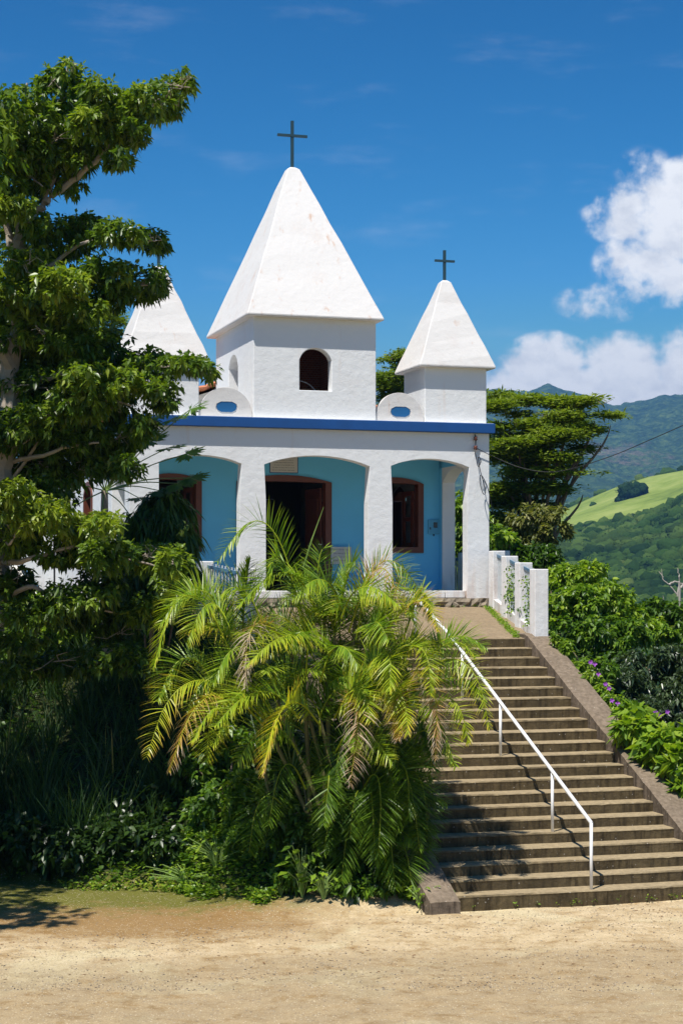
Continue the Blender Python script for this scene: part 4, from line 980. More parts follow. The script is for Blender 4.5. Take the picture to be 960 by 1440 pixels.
FR = [  # start, control, tip (px), distances start/control/tip, age, dead
 ((425, 880), (385, 640), (306, 790), 26.8, 26.7, 26.6, .36, 0), ((330, 930), (255, 740), (216, 940), 26.6, 26.2, 25.9, .42, 0), ((340, 900), (280, 770), (224, 880), 26.7, 26.6, 26.6, .40, 0),
 ((370, 1010), (250, 880), (206, 1065), 26.5, 25.8, 25.4, .50, .15), ((370, 1020), (285, 905), (238, 1085), 26.4, 25.7, 25.2, .60, .6), ((420, 1010), (370, 930), (332, 1050), 26.2, 25.5, 25.1, .42, 0), ((400, 1020), (310, 940), (270, 1045), 26.3, 25.6, 25.2, .46, 0),
 ((480, 930), (420, 850), (380, 965), 26.3, 25.6, 25.2, .48, 0), ((400, 900), (340, 830), (345, 968), 26.3, 25.8, 25.4, .82, 1), ((450, 1020), (395, 930), (390, 1118), 26.2, 25.3, 25.0, .52, .2), ((480, 1020), (520, 920), (492, 1105), 26.2, 25.4, 25.0, .74, .7), ((470, 1010), (510, 920), (508, 1042), 26.3, 25.6, 25.3, .46, 0),
 ((540, 930), (610, 870), (588, 1005), 26.3, 25.7, 25.3, .46, 0), ((540, 890), (604, 800), (596, 915), 26.5, 26.0, 25.6, .56, .1), ((580, 960), (668, 870), (688, 1025), 26.5, 26.0, 25.7, .47, .1), ((560, 970), (625, 890), (612, 1068), 26.3, 25.6, 25.2, .66, .7),
 ((590, 940), (640, 875), (668, 925), 26.6, 26.3, 26.1, .40, 0), ((500, 900), (525, 705), (602, 850), 26.8, 26.6, 26.4, .36, 0), ((490, 890), (535, 730), (562, 850), 26.7, 26.3, 26.0, .70, .6), ((545, 900), (556, 820), (568, 800), 26.9, 26.9, 26.9, .36, 0), ((570, 890), (598, 790), (606, 870), 26.9, 26.9, 26.8, .38, 0),
 ((430, 880), (385, 720), (392, 850), 26.6, 26.2, 25.8, .34, 0), ((340, 900), (345, 810), (352, 785), 26.9, 26.9, 26.9, .34, 0), ((330, 900), (290, 800), (236, 850), 26.8, 26.9, 26.9, .40, 0), ((450, 880), (440, 760), (462, 770), 26.8, 26.8, 26.8, .30, 0), ((470, 880), (500, 760), (500, 800), 26.8, 26.5, 26.2, .33, 0),
 ((600, 1010), (640, 940), (660, 1045), 26.4, 26.0, 25.8, .45, .2), ((540, 1000), (575, 930), (560, 1040), 26.2, 25.6, 25.3, .60, .5), ((590, 930), (640, 870), (684, 912), 26.7, 26.6, 26.5, .37, 0), ((600, 970), (650, 930), (684, 985), 26.6, 26.4, 26.2, .40, 0), ((430, 950), (440, 850), (412, 940), 26.2, 25.8, 25.4, .38, 0), ((520, 920), (520, 840), (540, 930), 26.2, 25.8, 25.4, .40, 0),
 ((300, 960), (255, 880), (222, 985), 26.7, 26.5, 26.3, .40, 0), ((320, 1010), (300, 930), (290, 1070), 26.4, 26.0, 25.8, .42, .2),
 ((520, 1100), (570, 990), (590, 1195), 26.6, 26.2, 25.9, .22, 0), ((505, 1120), (545, 1030), (532, 1205), 26.4, 25.9, 25.6, .24, 0), ((540, 1120), (600, 1030), (600, 1175), 26.8, 26.6, 26.4, .22, 0), ((430, 1110), (395, 1020), (378, 1160), 26.4, 25.9, 25.7, .25, 0), ((560, 1060), (620, 980), (604, 1100), 26.7, 26.6, 26.5, .24, 0), ((490, 1170), (530, 1080), (548, 1245), 26.4, 26.1, 25.9, .24, 0), ((410, 1150), (360, 1070), (350, 1200), 26.5, 26.3, 26.1, .28, 0), ((530, 1180), (590, 1100), (596, 1230), 26.6, 26.4, 26.2, .24, 0), ((455, 1130), (470, 1040), (455, 1160), 26.2, 25.8, 25.6, .25, 0),
 ((500, 960), (560, 870), (535, 1000), 26.1, 25.6, 25.2, .44, 0), ((380, 940), (330, 870), (300, 960), 26.4, 26.1, 25.8, .36, 0), ((350, 960), (300, 900), (262, 1000), 26.5, 26.2, 25.9, .38, 0),
 ((330, 910), (300, 790), (262, 905), 26.5, 26.1, 25.8, .44, 0), ((380, 1000), (340, 920), (300, 1050), 26.2, 25.6, 25.3, .45, 0), ((560, 1010), (610, 950), (640, 1080), 26.3, 25.9, 25.6, .36, .1), ((520, 980), (570, 930), (560, 1060), 26.0, 25.5, 25.1, .48, .1), ((480, 870), (500, 790), (540, 880), 26.4, 26.0, 25.7, .44, 0), ((440, 850), (410, 760), (362, 880), 26.5, 26.1, 25.8, .40, 0), ((420, 1060), (380, 980), (356, 1100), 26.2, 25.7, 25.4, .36, 0), ((480, 860), (460, 780), (430, 870), 26.5, 26.2, 26.0, .38, 0), ((470, 1060), (500, 990), (530, 1100), 26.2, 25.7, 25.4, .38, .2), ((370, 880), (340, 790), (300, 850), 26.8, 26.7, 26.6, .38, 0),
 ((450, 960), (470, 870), (490, 965), 26.1, 25.6, 25.2, .36, 0)]
nf = 0
for i, (a, b, c, ya, yb_, yc, age, dead) in enumerate(FR):
    if 300 < c[0] < 600 and 830 < c[1] < 1120 and dead < .5: c = (c[0]+(c[0]-a[0])*.35, c[1]-28)   # tips swing outward rather than hang
    p3 = B3(at(*a, ya), at(*b, yb_), at(*c, yc)); fd = frond([p-palm0 for p in p3], n=64, Lf=(.47 if age > .3 else .44)*(.75 if c[0] > 600 else 1), age=age-(.025 if .36 < age < .56 else 0), dead=dead)
    put_frond(fd); nf += 1
# stems and the remaining fronds of each stem's own crown
tops = [(425, 905, 26.8, .36), (470, 890, 27.0, .34), (520, 905, 27.1, .36), (340, 935, 26.9, .36), (545, 950, 27.0, .38), (390, 985, 26.7, .34), (450, 1010, 26.6, .33), (525, 1000, 26.6, .32), (565, 1010, 27.0, .32), (480, 1110, 26.7, .22), (545, 1110, 26.9, .20), (420, 1120, 26.8, .24), (370, 1060, 27.0, .26), (510, 1190, 26.7, .2)]
tops += [(455, 850, 27.0, .33), (500, 860, 27.0, .33), (400, 880, 27.0, .34)]
for i, (px, py, Y, age) in enumerate(tops):
    t_ = at(px, py, Y)-palm0; b = np.array([random.uniform(-.55, .6)+t_[0]*.12, random.uniform(-.35, .3), -.1])
    MB().tube(catmull([b, b*.6+t_*.4+[0, 0, .1], t_*.85+b*.15, t_], 5), [.042-.022*k/15 for k in range(16)], 8).build('stem', M['palmstem'], pr, smooth=True)
    for k in range(4):
        az = 2.4*k+i*1.1+random.random(); L = random.uniform(1.1, 1.6)*(1 if py < 1080 else .75); d = np.array([math.cos(az)*.45, math.sin(az)*.45, 1.0]); d /= np.linalg.norm(d)
        pts = [t_-[0, 0, .25]]; p = t_.copy()
        for s_ in range(6): pts.append(p.copy()); p = p+d*L/6; d = d+np.array([math.cos(az)*.12, math.sin(az)*.12, -.30-.05*s_]); d /= np.linalg.norm(d)
        fd = frond(pts, n=56, Lf=.48, age=age+random.uniform(-.05, .06), dead=0 if random.random() < .9 else .6)
        if nf < 100: put_frond(fd); nf += 1
MB().tube([at(426, 800, 26.7)-palm0, at(438, 760, 26.6)-palm0, at(455, 713, 26.5)-palm0], [.012, .011, .003], 6).build('spear_leaf', M['petiole'], pr)

# a second, lower clump hides the foot of the left stair wall
p2 = np.array([.62, 27.0, .0]); main_root, main_0 = pr, palm0
pr = empty('areca_palm', tuple(p2), 0, 'lower dark green areca palm clump leaning against the left stair wall', 'palm')
FR2 = [((540, 1110), (590, 1010), (606, 1130), 27.0, 26.8, 26.6, .22, 0), ((550, 1130), (610, 1060), (600, 1195), 27.0, 26.6, 26.3, .24, 0), ((530, 1120), (550, 1030), (560, 1170), 26.7, 26.2, 25.9, .26, 0), ((520, 1150), (500, 1060), (492, 1180), 26.6, 26.1, 25.8, .22, 0), ((550, 1180), (600, 1110), (590, 1230), 26.8, 26.4, 26.1, .26, 0), ((540, 1190), (545, 1110), (555, 1250), 26.6, 26.1, 25.8, .28, 0), ((530, 1190), (570, 1140), (580, 1255), 26.5, 26.1, 25.9, .24, 0), ((510, 1180), (490, 1110), (480, 1240), 26.5, 26.1, 25.8, .22, 0), ((560, 1060), (590, 960), (620, 1060), 27.1, 26.9, 26.7, .26, 0), ((520, 1060), (545, 960), (560, 1080), 26.8, 26.3, 26.0, .25, 0), ((500, 1080), (480, 990), (470, 1110), 26.7, 26.2, 26.0, .24, .1), ((540, 1090), (580, 1040), (574, 1150), 26.5, 26.0, 25.8, .30, 0), ((520, 1130), (520, 1060), (528, 1215), 26.4, 25.9, 25.7, .24, 0), ((560, 1140), (600, 1080), (606, 1170), 27.1, 27.0, 26.9, .2, 0), ((500, 1150), (470, 1080), (455, 1200), 26.5, 26.2, 25.9, .2, 0), ((540, 1100), (560, 1120), (694, 410+680), 26.6, 26.2, 25.9, .62, .3)][:15]
FR2 += [((500, 1100), (470, 880), (420, 960), 27.6, 27.6, 27.5, .22, 0), ((510, 1090), (520, 870), (470, 970), 27.7, 27.6, 27.4, .24, 0), ((520, 1080), (560, 880), (520, 1010), 27.7, 27.6, 27.4, .22, 0), ((500, 1080), (500, 930), (480, 1060), 27.4, 27.2, 27.0, .2, 0), ((530, 1090), (540, 940), (505, 1060), 27.4, 27.2, 27.0, .24, 0), ((490, 1080), (440, 920), (400, 1010), 27.5, 27.4, 27.2, .22, 0), ((530, 1060), (570, 900), (590, 990), 27.7, 27.6, 27.5, .26, 0), ((480, 1120), (450, 960), (430, 1080), 27.2, 27.0, 26.8, .2, 0), ((520, 1100), (500, 980), (540, 1100), 27.2, 27.0, 26.8, .2, 0), ((540, 1060), (520, 860), (540, 950), 27.9, 27.8, 27.6, .25, 0), ((500, 1060), (450, 860), (430, 920), 27.9, 27.8, 27.7, .22, 0), ((470, 1100), (410, 960), (360, 1060), 27.4, 27.2, 27.0, .2, 0),
 ((470, 980), (440, 770), (398, 850), 27.4, 27.4, 27.3, .3, 0), ((480, 980), (480, 780), (445, 850), 27.4, 27.3, 27.1, .32, 0), ((500, 980), (520, 790), (500, 880), 27.5, 27.4, 27.2, .3, 0), ((520, 980), (560, 790), (585, 880), 27.5, 27.5, 27.4, .34, 0), ((510, 980), (540, 820), (545, 910), 27.4, 27.2, 26.9, .3, 0), ((460, 980), (420, 840), (380, 920), 27.2, 27.0, 26.8, .3, 0), ((530, 1000), (580, 850), (606, 950), 27.4, 27.3, 27.2, .32, 0), ((470, 990), (470, 850), (450, 940), 27.2, 27.0, 26.8, .28, 0), ((500, 1000), (560, 870), (575, 960), 27.2, 27.0, 26.8, .3, 0), ((430, 980), (360, 830), (310, 900), 27.3, 27.3, 27.2, .3, 0), ((430, 990), (370, 870), (330, 970), 27.2, 27.0, 26.9, .26, 0), ((520, 960), (530, 800), (585, 830), 27.6, 27.6, 27.6, .36, 0), ((480, 960), (450, 810), (420, 810), 27.6, 27.6, 27.6, .34, 0), ((500, 970), (500, 830), (530, 850), 27.6, 27.5, 27.4, .34, 0)]
for (a, b, c, ya, yb_, yc, age, dead) in FR2:
    put_frond(frond([p-p2 for p in B3(at(*a, ya), at(*b, yb_), at(*c, yc))], n=60, Lf=.46, age=age, dead=dead, wv=.024))
for (px, py, Y) in ((540, 1105, 26.9), (520, 1090, 26.8), (555, 1150, 26.9), (505, 1150, 26.7), (540, 1185, 26.7), (565, 1080, 27.1), (525, 1200, 26.6)):
    t_ = at(px, py, Y)-p2; b = np.array([random.uniform(-.35, .15)+t_[0]*.2, random.uniform(-.25, .2), -.1])
    MB().tube(catmull([b, b*.5+t_*.5, t_], 6), [.035-.018*k/12 for k in range(13)], 8).build('stem', M['palmstem'], pr, smooth=True)
    for k in range(5):
        az = 1.9*k+px; L = random.uniform(.9, 1.3); d = np.array([math.cos(az)*.5, math.sin(az)*.5, .9]); d /= np.linalg.norm(d); pts = [t_-[0, 0, .2]]; p = t_.copy()
        for s_ in range(6): pts.append(p.copy()); p = p+d*L/6; d = d+np.array([math.cos(az)*.12, math.sin(az)*.12, -.34-.05*s_]); d /= np.linalg.norm(d)
        put_frond(frond(pts, n=54, Lf=.44, age=.22+random.uniform(-.04, .08), wv=.024))
pr = main_root
# low leafy thicket among the palm stems
shrub('shrub', [(400, 1160, 26.6, 34, 40, 240, .35), (440, 1180, 26.5, 40, 40, 260, .3), (490, 1200, 26.4, 40, 36, 240, .3), (545, 1225, 26.3, 36, 26, 200, .3), (420, 1225, 26.2, 40, 22, 190, .4), (370, 1215, 26.8, 30, 34, 200, .45), (480, 1030, 27.9, 44, 50, 420, .2), (520, 1070, 27.7, 34, 50, 300, .2), (420, 1050, 28.2, 44, 50, 320, .2), (500, 1245, 26.1, 50, 14, 150, .4), (570, 1250, 26.3, 20, 18, 90, .5)], basept(460, 26.5), 'low dark green thicket filling in between the palm stems', 'shrub', leafC, L=.12, Wd=.055, gap=-.2)

# plants round the palm's foot
def broad_plant(name, px, Y, h, n, L, label, mat=leafC, v=.7, wr=.5, spread=.25):
    x, y, z = basept(px, Y); root = empty(name, (x, y, z), 0, label, 'plant'); st = MB(); P = []; D = []
    for k in range(n):
        a = rng.uniform(0, 6.28); hh = h*rng.uniform(.35, 1); e = np.array([math.cos(a)*spread*rng.uniform(.3, 1), math.sin(a)*spread*rng.uniform(.3, 1), hh])
        st.tube([(0, 0, -.03), e*[.4, .4, .7], e], .006, 5)
        P.append(e); D.append([math.cos(a), math.sin(a)-.4, rng.uniform(-.3, .3)])
    k = len(P); ls = L*rng.uniform(.7, 1.2, k); V, Fc, A = leaves(np.array(P), np.array(D), np.tile([0, -.3, 1.], (k, 1)), ls, ls*wr, .35, .08, np.clip(rng.normal(v, .1, k), 0, 1))
    mesh_obj('leaves', V, Fc, mat, root, A); st.build('stalks', M['petiole'], root); return root
broad_plant('leafy_plant', 425, 25.95, .75, 26, .20, 'broad-leaved bright plant at the front foot of the palm')
broad_plant('leafy_plant', 455, 25.85, .45, 34, .13, 'small bushy bright plant just right of the broad-leaved one below the palm', wr=.55)
broad_plant('leafy_plant', 395, 26.1, .35, 24, .12, 'low dark plant left of the broad-leaved one below the palm', v=.35)
broad_plant('leafy_plant', 604, 25.9, .26, 26, .10, 'low green tuft hiding the outer edge of the left stair wall end', v=.6, spread=.35)
broad_plant('leafy_plant', 262, 27.2, .30, 40, .08, 'tiny bright weed clump on the mossy edge left of the palm', v=.9, spread=.6)
broad_plant('leafy_plant', 590, 25.75, .32, 30, .09, 'bright weed clump beside the lower end of the left stair wall', v=.85)
broad_plant('leafy_plant', 305, 27.0, .5, 50, .10, 'knee-high bright weeds at the lot edge under the half-shaded shrub', v=.85, spread=.45)

# ================================================================ TREES AND SHRUBS ON THE RIGHT
def tree(name, blobs, base, label, mat, trunk_r=.2, **kw):
    base = np.array(base, float); root = empty(name, tuple(base), 0, label, 'tree'); parts = []; m = MB()
    cs = [px_blob(px, py, Y, rx, ry) for (px, py, Y, rx, ry, n, v) in blobs]; cm = np.mean([c for c, r in cs], 0)-base
    fork = np.array([cm[0]*.8, cm[1]*.8, cm[2]*.45]); hgt = fork[2]
    m.tube(catmull([(0, 0, -.5), (fork[0]*.3, fork[1]*.3, hgt*.5), fork], 5), [trunk_r*(1-.35*k/10) for k in range(11)], 9)
    for i, ((c, rad), bl) in enumerate(zip(cs, blobs)):
        parts.append(tufts(c, (rad[0], max(rad[1], rad[0]*.8), rad[2]), bl[5], i*3.9, base_v=bl[6], **kw)); e = c-base
        m.tube(catmull([fork*[.6, .6, .55], fork*.5+e*.5*[.5, .8, 1.0], e*.82+fork*.18, fork+(e-fork)*.93-[0, 0, .12]], 4), [trunk_r*.30-trunk_r*.26*k/12 for k in range(13)], 6); twigs(m, e, rad, 3 if bl[3] > 24 else 0, .012)
    V, Fc, A = merge(parts); mesh_obj('crown', V-base, Fc, mat, root, A); m.build('trunk', M['bark'], root); return root
fk = dict(m=18, L=.17, Wd=.05, droop=.02, gap=.10, sc_=1.6, up=.0, tuft_r=np.array([.2, .2, .03]), spread=1.0, shell=2.0, fz=.22)
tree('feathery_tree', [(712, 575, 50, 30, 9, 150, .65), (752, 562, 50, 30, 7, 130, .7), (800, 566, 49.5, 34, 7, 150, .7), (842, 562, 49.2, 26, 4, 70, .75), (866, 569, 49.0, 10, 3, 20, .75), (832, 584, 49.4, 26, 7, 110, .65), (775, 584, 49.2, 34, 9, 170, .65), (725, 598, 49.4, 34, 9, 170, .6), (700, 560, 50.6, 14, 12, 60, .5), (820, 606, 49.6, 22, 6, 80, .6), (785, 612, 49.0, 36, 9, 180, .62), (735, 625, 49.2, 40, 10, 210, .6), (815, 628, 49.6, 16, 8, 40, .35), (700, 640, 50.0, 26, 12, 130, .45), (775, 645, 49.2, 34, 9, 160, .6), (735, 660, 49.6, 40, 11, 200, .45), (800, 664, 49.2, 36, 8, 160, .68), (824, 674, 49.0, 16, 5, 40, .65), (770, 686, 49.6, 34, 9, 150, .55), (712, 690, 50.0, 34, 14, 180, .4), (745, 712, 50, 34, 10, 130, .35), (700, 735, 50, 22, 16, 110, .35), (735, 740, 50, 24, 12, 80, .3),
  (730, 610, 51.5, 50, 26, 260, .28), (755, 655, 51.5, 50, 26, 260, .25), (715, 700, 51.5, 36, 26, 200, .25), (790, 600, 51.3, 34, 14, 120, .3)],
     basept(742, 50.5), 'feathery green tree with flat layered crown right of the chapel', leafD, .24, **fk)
tree('feathery_tree', [(548, 505, 58, 26, 16, 150, .5), (562, 528, 58, 20, 18, 120, .5), (540, 545, 58, 24, 22, 150, .4), (560, 570, 58, 24, 24, 130, .4), (536, 600, 58, 50, 40, 300, .35), (605, 585, 58, 50, 30, 200, .35), (480, 600, 58, 50, 40, 200, .35)],
     basept(545, 58.5), 'feathery tree showing in the gap between the central and right towers', leafD, .28, **fk)
tree('feathery_tree', [(118, 455, 56, 60, 30, 260, .6), (60, 480, 56, 70, 40, 280, .5), (150, 480, 56, 30, 24, 120, .55), (40, 560, 56, 80, 50, 300, .4), (100, 600, 56, 60, 50, 240, .35)], basept(90, 56.5), 'hazy feathery tree far behind the big tree at the left', leafD, .28, **fk)
tree('olive_tree', [(750, 725, 46, 36, 16, 190, .6), (775, 745, 45.8, 26, 14, 120, .7), (725, 745, 46.2, 26, 18, 110, .5), (745, 760, 46, 36, 12, 110, .5), (785, 722, 45.8, 14, 10, 40, .6)], basept(748, 46.4), 'sparse olive-leaved small tree below the feathery crown', leafE, .12, m=6, L=.17, Wd=.07, droop=.4, gap=.05, sc_=2.4, tuft_r=.03)
shrub('shrub', [(715, 780, 43, 34, 22, 420, .25), (760, 785, 42.8, 32, 20, 360, .2), (700, 760, 43.4, 20, 22, 180, .5), (715, 755, 42.5, 16, 9, 70, .85), (745, 800, 42.6, 40, 18, 300, .25)], basept(735, 43.2), 'very dark green shrub just behind the balustrade posts', 'shrub', leafC, L=.15, Wd=.08, gap=-.2)
shrub('shrub', [(800, 812, 37.6, 30, 20, 420, 0.81), (835, 812, 37.4, 28, 24, 380, 0.85), (785, 850, 37.2, 26, 34, 420, 0.70), (822, 850, 37.0, 32, 32, 480, 0.70), (860, 845, 37.2, 32, 24, 360, 0.81), (885, 860, 37.4, 26, 18, 220, 0.81), (800, 895, 36.8, 28, 32, 360, 0.54), (840, 895, 36.6, 34, 34, 460, 0.54), (880, 895, 36.8, 36, 30, 420, 0.59), (870, 935, 36.4, 40, 26, 400, 0.32), (830, 935, 36.4, 26, 26, 240, 0.32)],
      basept(838, 37.2), 'bright green bush right beside the last white balustrade post', 'bush', leafC, L=.12, Wd=.06, gap=.02, sc_=3.4, stems=6)
shrub('shrub', [(925, 858, 38.5, 30, 18, 240, .35), (955, 870, 38.2, 34, 22, 280, .35), (930, 890, 38, 40, 22, 360, .7), (975, 900, 38, 40, 34, 360, .45), (1010, 870, 38, 40, 40, 300, .4)],
      basept(945, 38.6), 'reddish-stemmed loose shrub at the right edge behind the bright bush', 'bush', leafC, L=.12, Wd=.06, gap=-.05)
shrub('shrub', [(900, 935, 34.5, 36, 22, 330, .5), (945, 935, 34.3, 36, 30, 400, .55), (885, 975, 34.2, 32, 26, 330, .45), (930, 985, 34.0, 44, 30, 480, .55), (970, 970, 34, 34, 40, 380, .5), (920, 1015, 33.8, 34, 20, 260, .4), (960, 1030, 33.6, 40, 30, 330, .45), (905, 1000, 33.4, 36, 24, 300, .45), (880, 960, 33.6, 30, 24, 260, .5), (850, 960, 34.6, 20, 20, 150, .3), (1010, 1010, 34, 50, 60, 400, .5)],
      basept(930, 34.6), 'grey-green glossy shrub in front of the loose bushes at the right edge', 'bush', leafG, L=.11, Wd=.045, droop=.5, gap=-.15, sc_=2.6)
shrub('broadleaf_plant', [(890, 1000, 30.4, 16, 10, 46, .75), (880, 1022, 30.2, 18, 12, 60, .75), (905, 1020, 30.2, 24, 16, 90, .8), (935, 1040, 29.8, 26, 22, 110, .85), (915, 1055, 29.8, 18, 16, 60, .8), (950, 1070, 29.4, 20, 22, 80, .8), (960, 1095, 29.2, 16, 16, 50, .7), (975, 1050, 29.6, 30, 30, 120, .75), (1000, 1110, 29.2, 40, 40, 160, .7), (1050, 1170, 28.8, 50, 50, 200, .7)],
      basept(960, 30.2), 'bright large-leaved plants spilling over the outer stair wall', 'plant', leafC, L=.21, Wd=.105, droop=.3, m=5, gap=-.4, stem_r=.012)
shrub('shrub', [(650, 720, 46, 14, 30, 200, .75), (652, 770, 46, 14, 24, 180, .6), (640, 800, 46, 14, 20, 120, .7), (670, 740, 46.5, 20, 40, 200, .5)], basept(652, 46.2), 'bright shrub glimpsed through the right end arch of the porch', 'shrub', leafC, L=.14, Wd=.075, gap=-.3)
flw = shrub('flowering_shrub', [(782, 893, 33.6, 10, 10, 60, .7), (795, 915, 33.4, 12, 12, 80, .75), (812, 935, 33.0, 14, 13, 90, .7), (830, 955, 32.6, 14, 13, 90, .75), (846, 972, 32.3, 14, 13, 80, .75), (862, 990, 31.9, 16, 14, 90, .8), (872, 1010, 31.4, 14, 12, 60, .75), (850, 940, 33.2, 20, 18, 120, .5)],
      basept(822, 33.4), 'low leafy shrub with small purple flowers along the stair wall', 'shrub', leafC, L=.10, Wd=.05, gap=-.4, m=6, stem_r=.012)
for (px, py, Y, n_) in [(830, 931, 32.5, 7), (836, 934, 32.4, 4), (851, 962, 31.9, 6), (856, 968, 31.8, 5), (860, 985, 31.5, 5), (868, 989, 31.4, 4), (921, 1001, 31.5, 6), (928, 1006, 31.4, 5), (938, 1001, 31.6, 5), (841, 948, 32.2, 4)]:
    c0 = at(px, py, Y)-np.array(flw.location); a = np.arange(n_)*2*np.pi/n_   # one blossom: a ring of petals round a raised centre
    D = np.stack([np.cos(a), -.35+0*a, np.sin(a)], 1); V, Fc, A = leaves(np.tile(c0, (n_, 1)), D, np.tile([0, -1., .3], (n_, 1)), .05, .04, .05); V[::5] = c0
    mesh_obj('flower', V, Fc, M['petal'], flw, A)
dt = empty('dead_tree', basept(948, 60), 0, 'bare bleached branches rising at the right edge above the bushes', 'dead tree'); d0 = np.array(dt.location)
q = lambda px, py, Y=60: at(px, py, Y)-d0
limb_mesh([([(0, 0, 0), q(955, 870), q(953, 838), q(955, 815), q(952, 800)], .05, .015), ([q(953, 838), q(940, 822), q(932, 815), q(930, 800)], .025, .008), ([q(940, 822), q(950, 818), q(960, 822)], .04, .015), ([q(955, 830), q(965, 812), q(966, 795)], .04, .012), ([q(932, 812), q(926, 803)], .02, .01), ([q(955, 870), q(935, 850), q(932, 838)], .03, .01)]).build('branches', M['deadwood'], dt)

# ================================================================ FAR WOODS
import bmesh as _bm
def ico(sub):
    b = _bm.new(); _bm.ops.create_icosphere(b, subdivisions=sub, radius=1); V = np.array([v.co[:] for v in b.verts]); Fc = np.array([[v.index for v in f.verts] for f in b.faces]); b.free(); return V, Fc
I3, I2, I1 = ico(4 if False else 3), ico(2), ico(1)
def crowns(P, rad, sub, sq=.8):
    Vb, Fb = sub; n = len(P); k = len(Vb); ph = rng.uniform(0, 50, (n, 1, 3)); Q = Vb[None]*2.3+ph
    d = 1+.26*np.sin(Q[..., 0]*1.9+np.sin(Q[..., 1]*2.1))*np.sin(Q[..., 2]*2.3+Q[..., 0])+.13*np.sin(Q[..., 0]*5.3)*np.sin(Q[..., 1]*4.7+1)*np.sin(Q[..., 2]*5.1)+rng.normal(size=(n, k))*.05
    V = Vb[None]*d[..., None]*rad[:, None, None]*np.array([1, 1, sq])*rng.uniform(.8, 1.25, (n, 1, 3))+P[:, None]
    Fc = (Fb[None]+(np.arange(n)*k)[:, None, None]).reshape(-1, 3)
    return V.reshape(-1, 3), Fc, np.repeat(np.clip(rng.normal(.45, .27, n), 0, 1), k)
def clumps(P, rad, m, size, v):
    n = len(P); d = unit(rng.normal(size=(n, m, 3))); d[..., 2] = np.abs(d[..., 2])*1.0-.25
    Q = (P[:, None]+d*rad[:, None, None]*rng.uniform(.85, 1.2, (n, m, 1))*[1, 1, .85]).reshape(-1, 3); k = len(Q)
    return leaves(Q, rng.normal(size=(k, 3))*[1, 1, .5], np.array([0, 0, 1.])+rng.normal(size=(k, 3))*.6, size*rng.uniform(.6, 1.4, k), size*.8, .2, val=np.clip(np.repeat(v, m)+rng.normal(size=k)*.12, 0, 1))
def mat_forest():
    m, t = newmat('far_tree_crowns'); a = t.add('ShaderNodeAttribute', attribute_name='v')
    n = t.noise(t.pos, .9, 5, .75); n2 = t.noise(t.pos, .02, 3)
    c = t.ramp(t.math('ADD', t.math('MULTIPLY', a.outputs['Fac'], .6), t.math('MULTIPLY', n, .4)), [(.2, (.012, .035, .008)), (.5, (.035, .08, .014)), (.72, (.075, .13, .025)), (.9, (.15, .19, .05))])
    c = t.mix(t.math('MULTIPLY', t.sstep(n2, .5, .65), .35), c, (.10, .15, .03, 1))
    finish(t, principled(t, c, .9, n, 1.0, 1.2, .1)); return m
fm = mat_forest(); parts = []
def place(n, u0, u1, r0, r1, hf):
    u = rng.uniform(u0, u1, n); r = np.sqrt(rng.uniform(r0*r0, r1*r1, n)); a = np.arctan((u-480)/F); X = r*np.sin(a); Y = r*np.cos(a)
    return u, r, np.stack([X, Y, hf(u, r, X, Y)+E], 1)
u, r, P = place(5600, 730, 1010, 380, 850, h1)
big = np.clip(1.3+rng.gamma(2.0, .7, len(P)), 0, 5); P[:, 2] += big*.35; cr = crowns(P, big*.9, I2); parts.append(cr); parts.append(clumps(P, big, 70, .75, cr[2][::len(I2[0])]))
u, r, P = place(3600, -600, 2000, 330, 850, h1); k = (u < 735) | (u > 1005); P = P[k]; big = rng.uniform(3.5, 6.5, len(P)); P[:, 2] += big*.35; parts.append(crowns(P, big, I1))
u, r, P = place(2500, 400, 1400, 1122, 1180, h2); big = rng.uniform(2.5, 5, len(P)); k = rng.random(len(P)) < .10; P = P[k]; big = big[k]; parts.append(crowns(P, big, I2))
u, r, P = place(150, 560, 1160, 860, 1100, h2); k = fbm(P[:, 0]/60, P[:, 1]/60, 2, 77) > .12; P = P[k]; big = rng.uniform(1.0, 2.4, len(P)); parts.append(crowns(P, big, I2))
V, Fc, A = merge(parts); o = mesh_obj('far_forest', V, Fc, fm, None, A, smooth=True); tag(o, 'dense wooded valley slope beyond the chapel', 'forest', kind='stuff')
for (lst, lab) in (([(880, 690, 5.0), (888, 687, 5.5), (897, 689, 5.0), (891, 694, 6.0)], 'lone dark tree standing in the middle of the pasture hill'), ([(873, 703, 3.4), (880, 699, 3.5)], 'smaller dark bush just below the lone pasture tree')):
    pts = []
    for (px, py, rad) in lst: pts.append(at(px, py, 1000)*[1, 1, 1])
    P = np.array(pts); rr_ = np.array([b[2] for b in lst], float); V, Fc, A = merge([crowns(P, rr_*.9, I3), clumps(P, rr_, 200, .9, np.full(len(P), .3))])
    base = np.array([P[:, 0].mean(), 1000, 0]); base[2] = P[:, 2].min()-5
    root = empty('pasture_tree', tuple(base), 0, lab, 'tree'); mesh_obj('crown', V-base, Fc, fm, root, A*.2, smooth=True)
    MB().tube([(0, 0, -1), (0, 0, 6)], [.6, .4], 7).build('trunk', M['bark'], root)

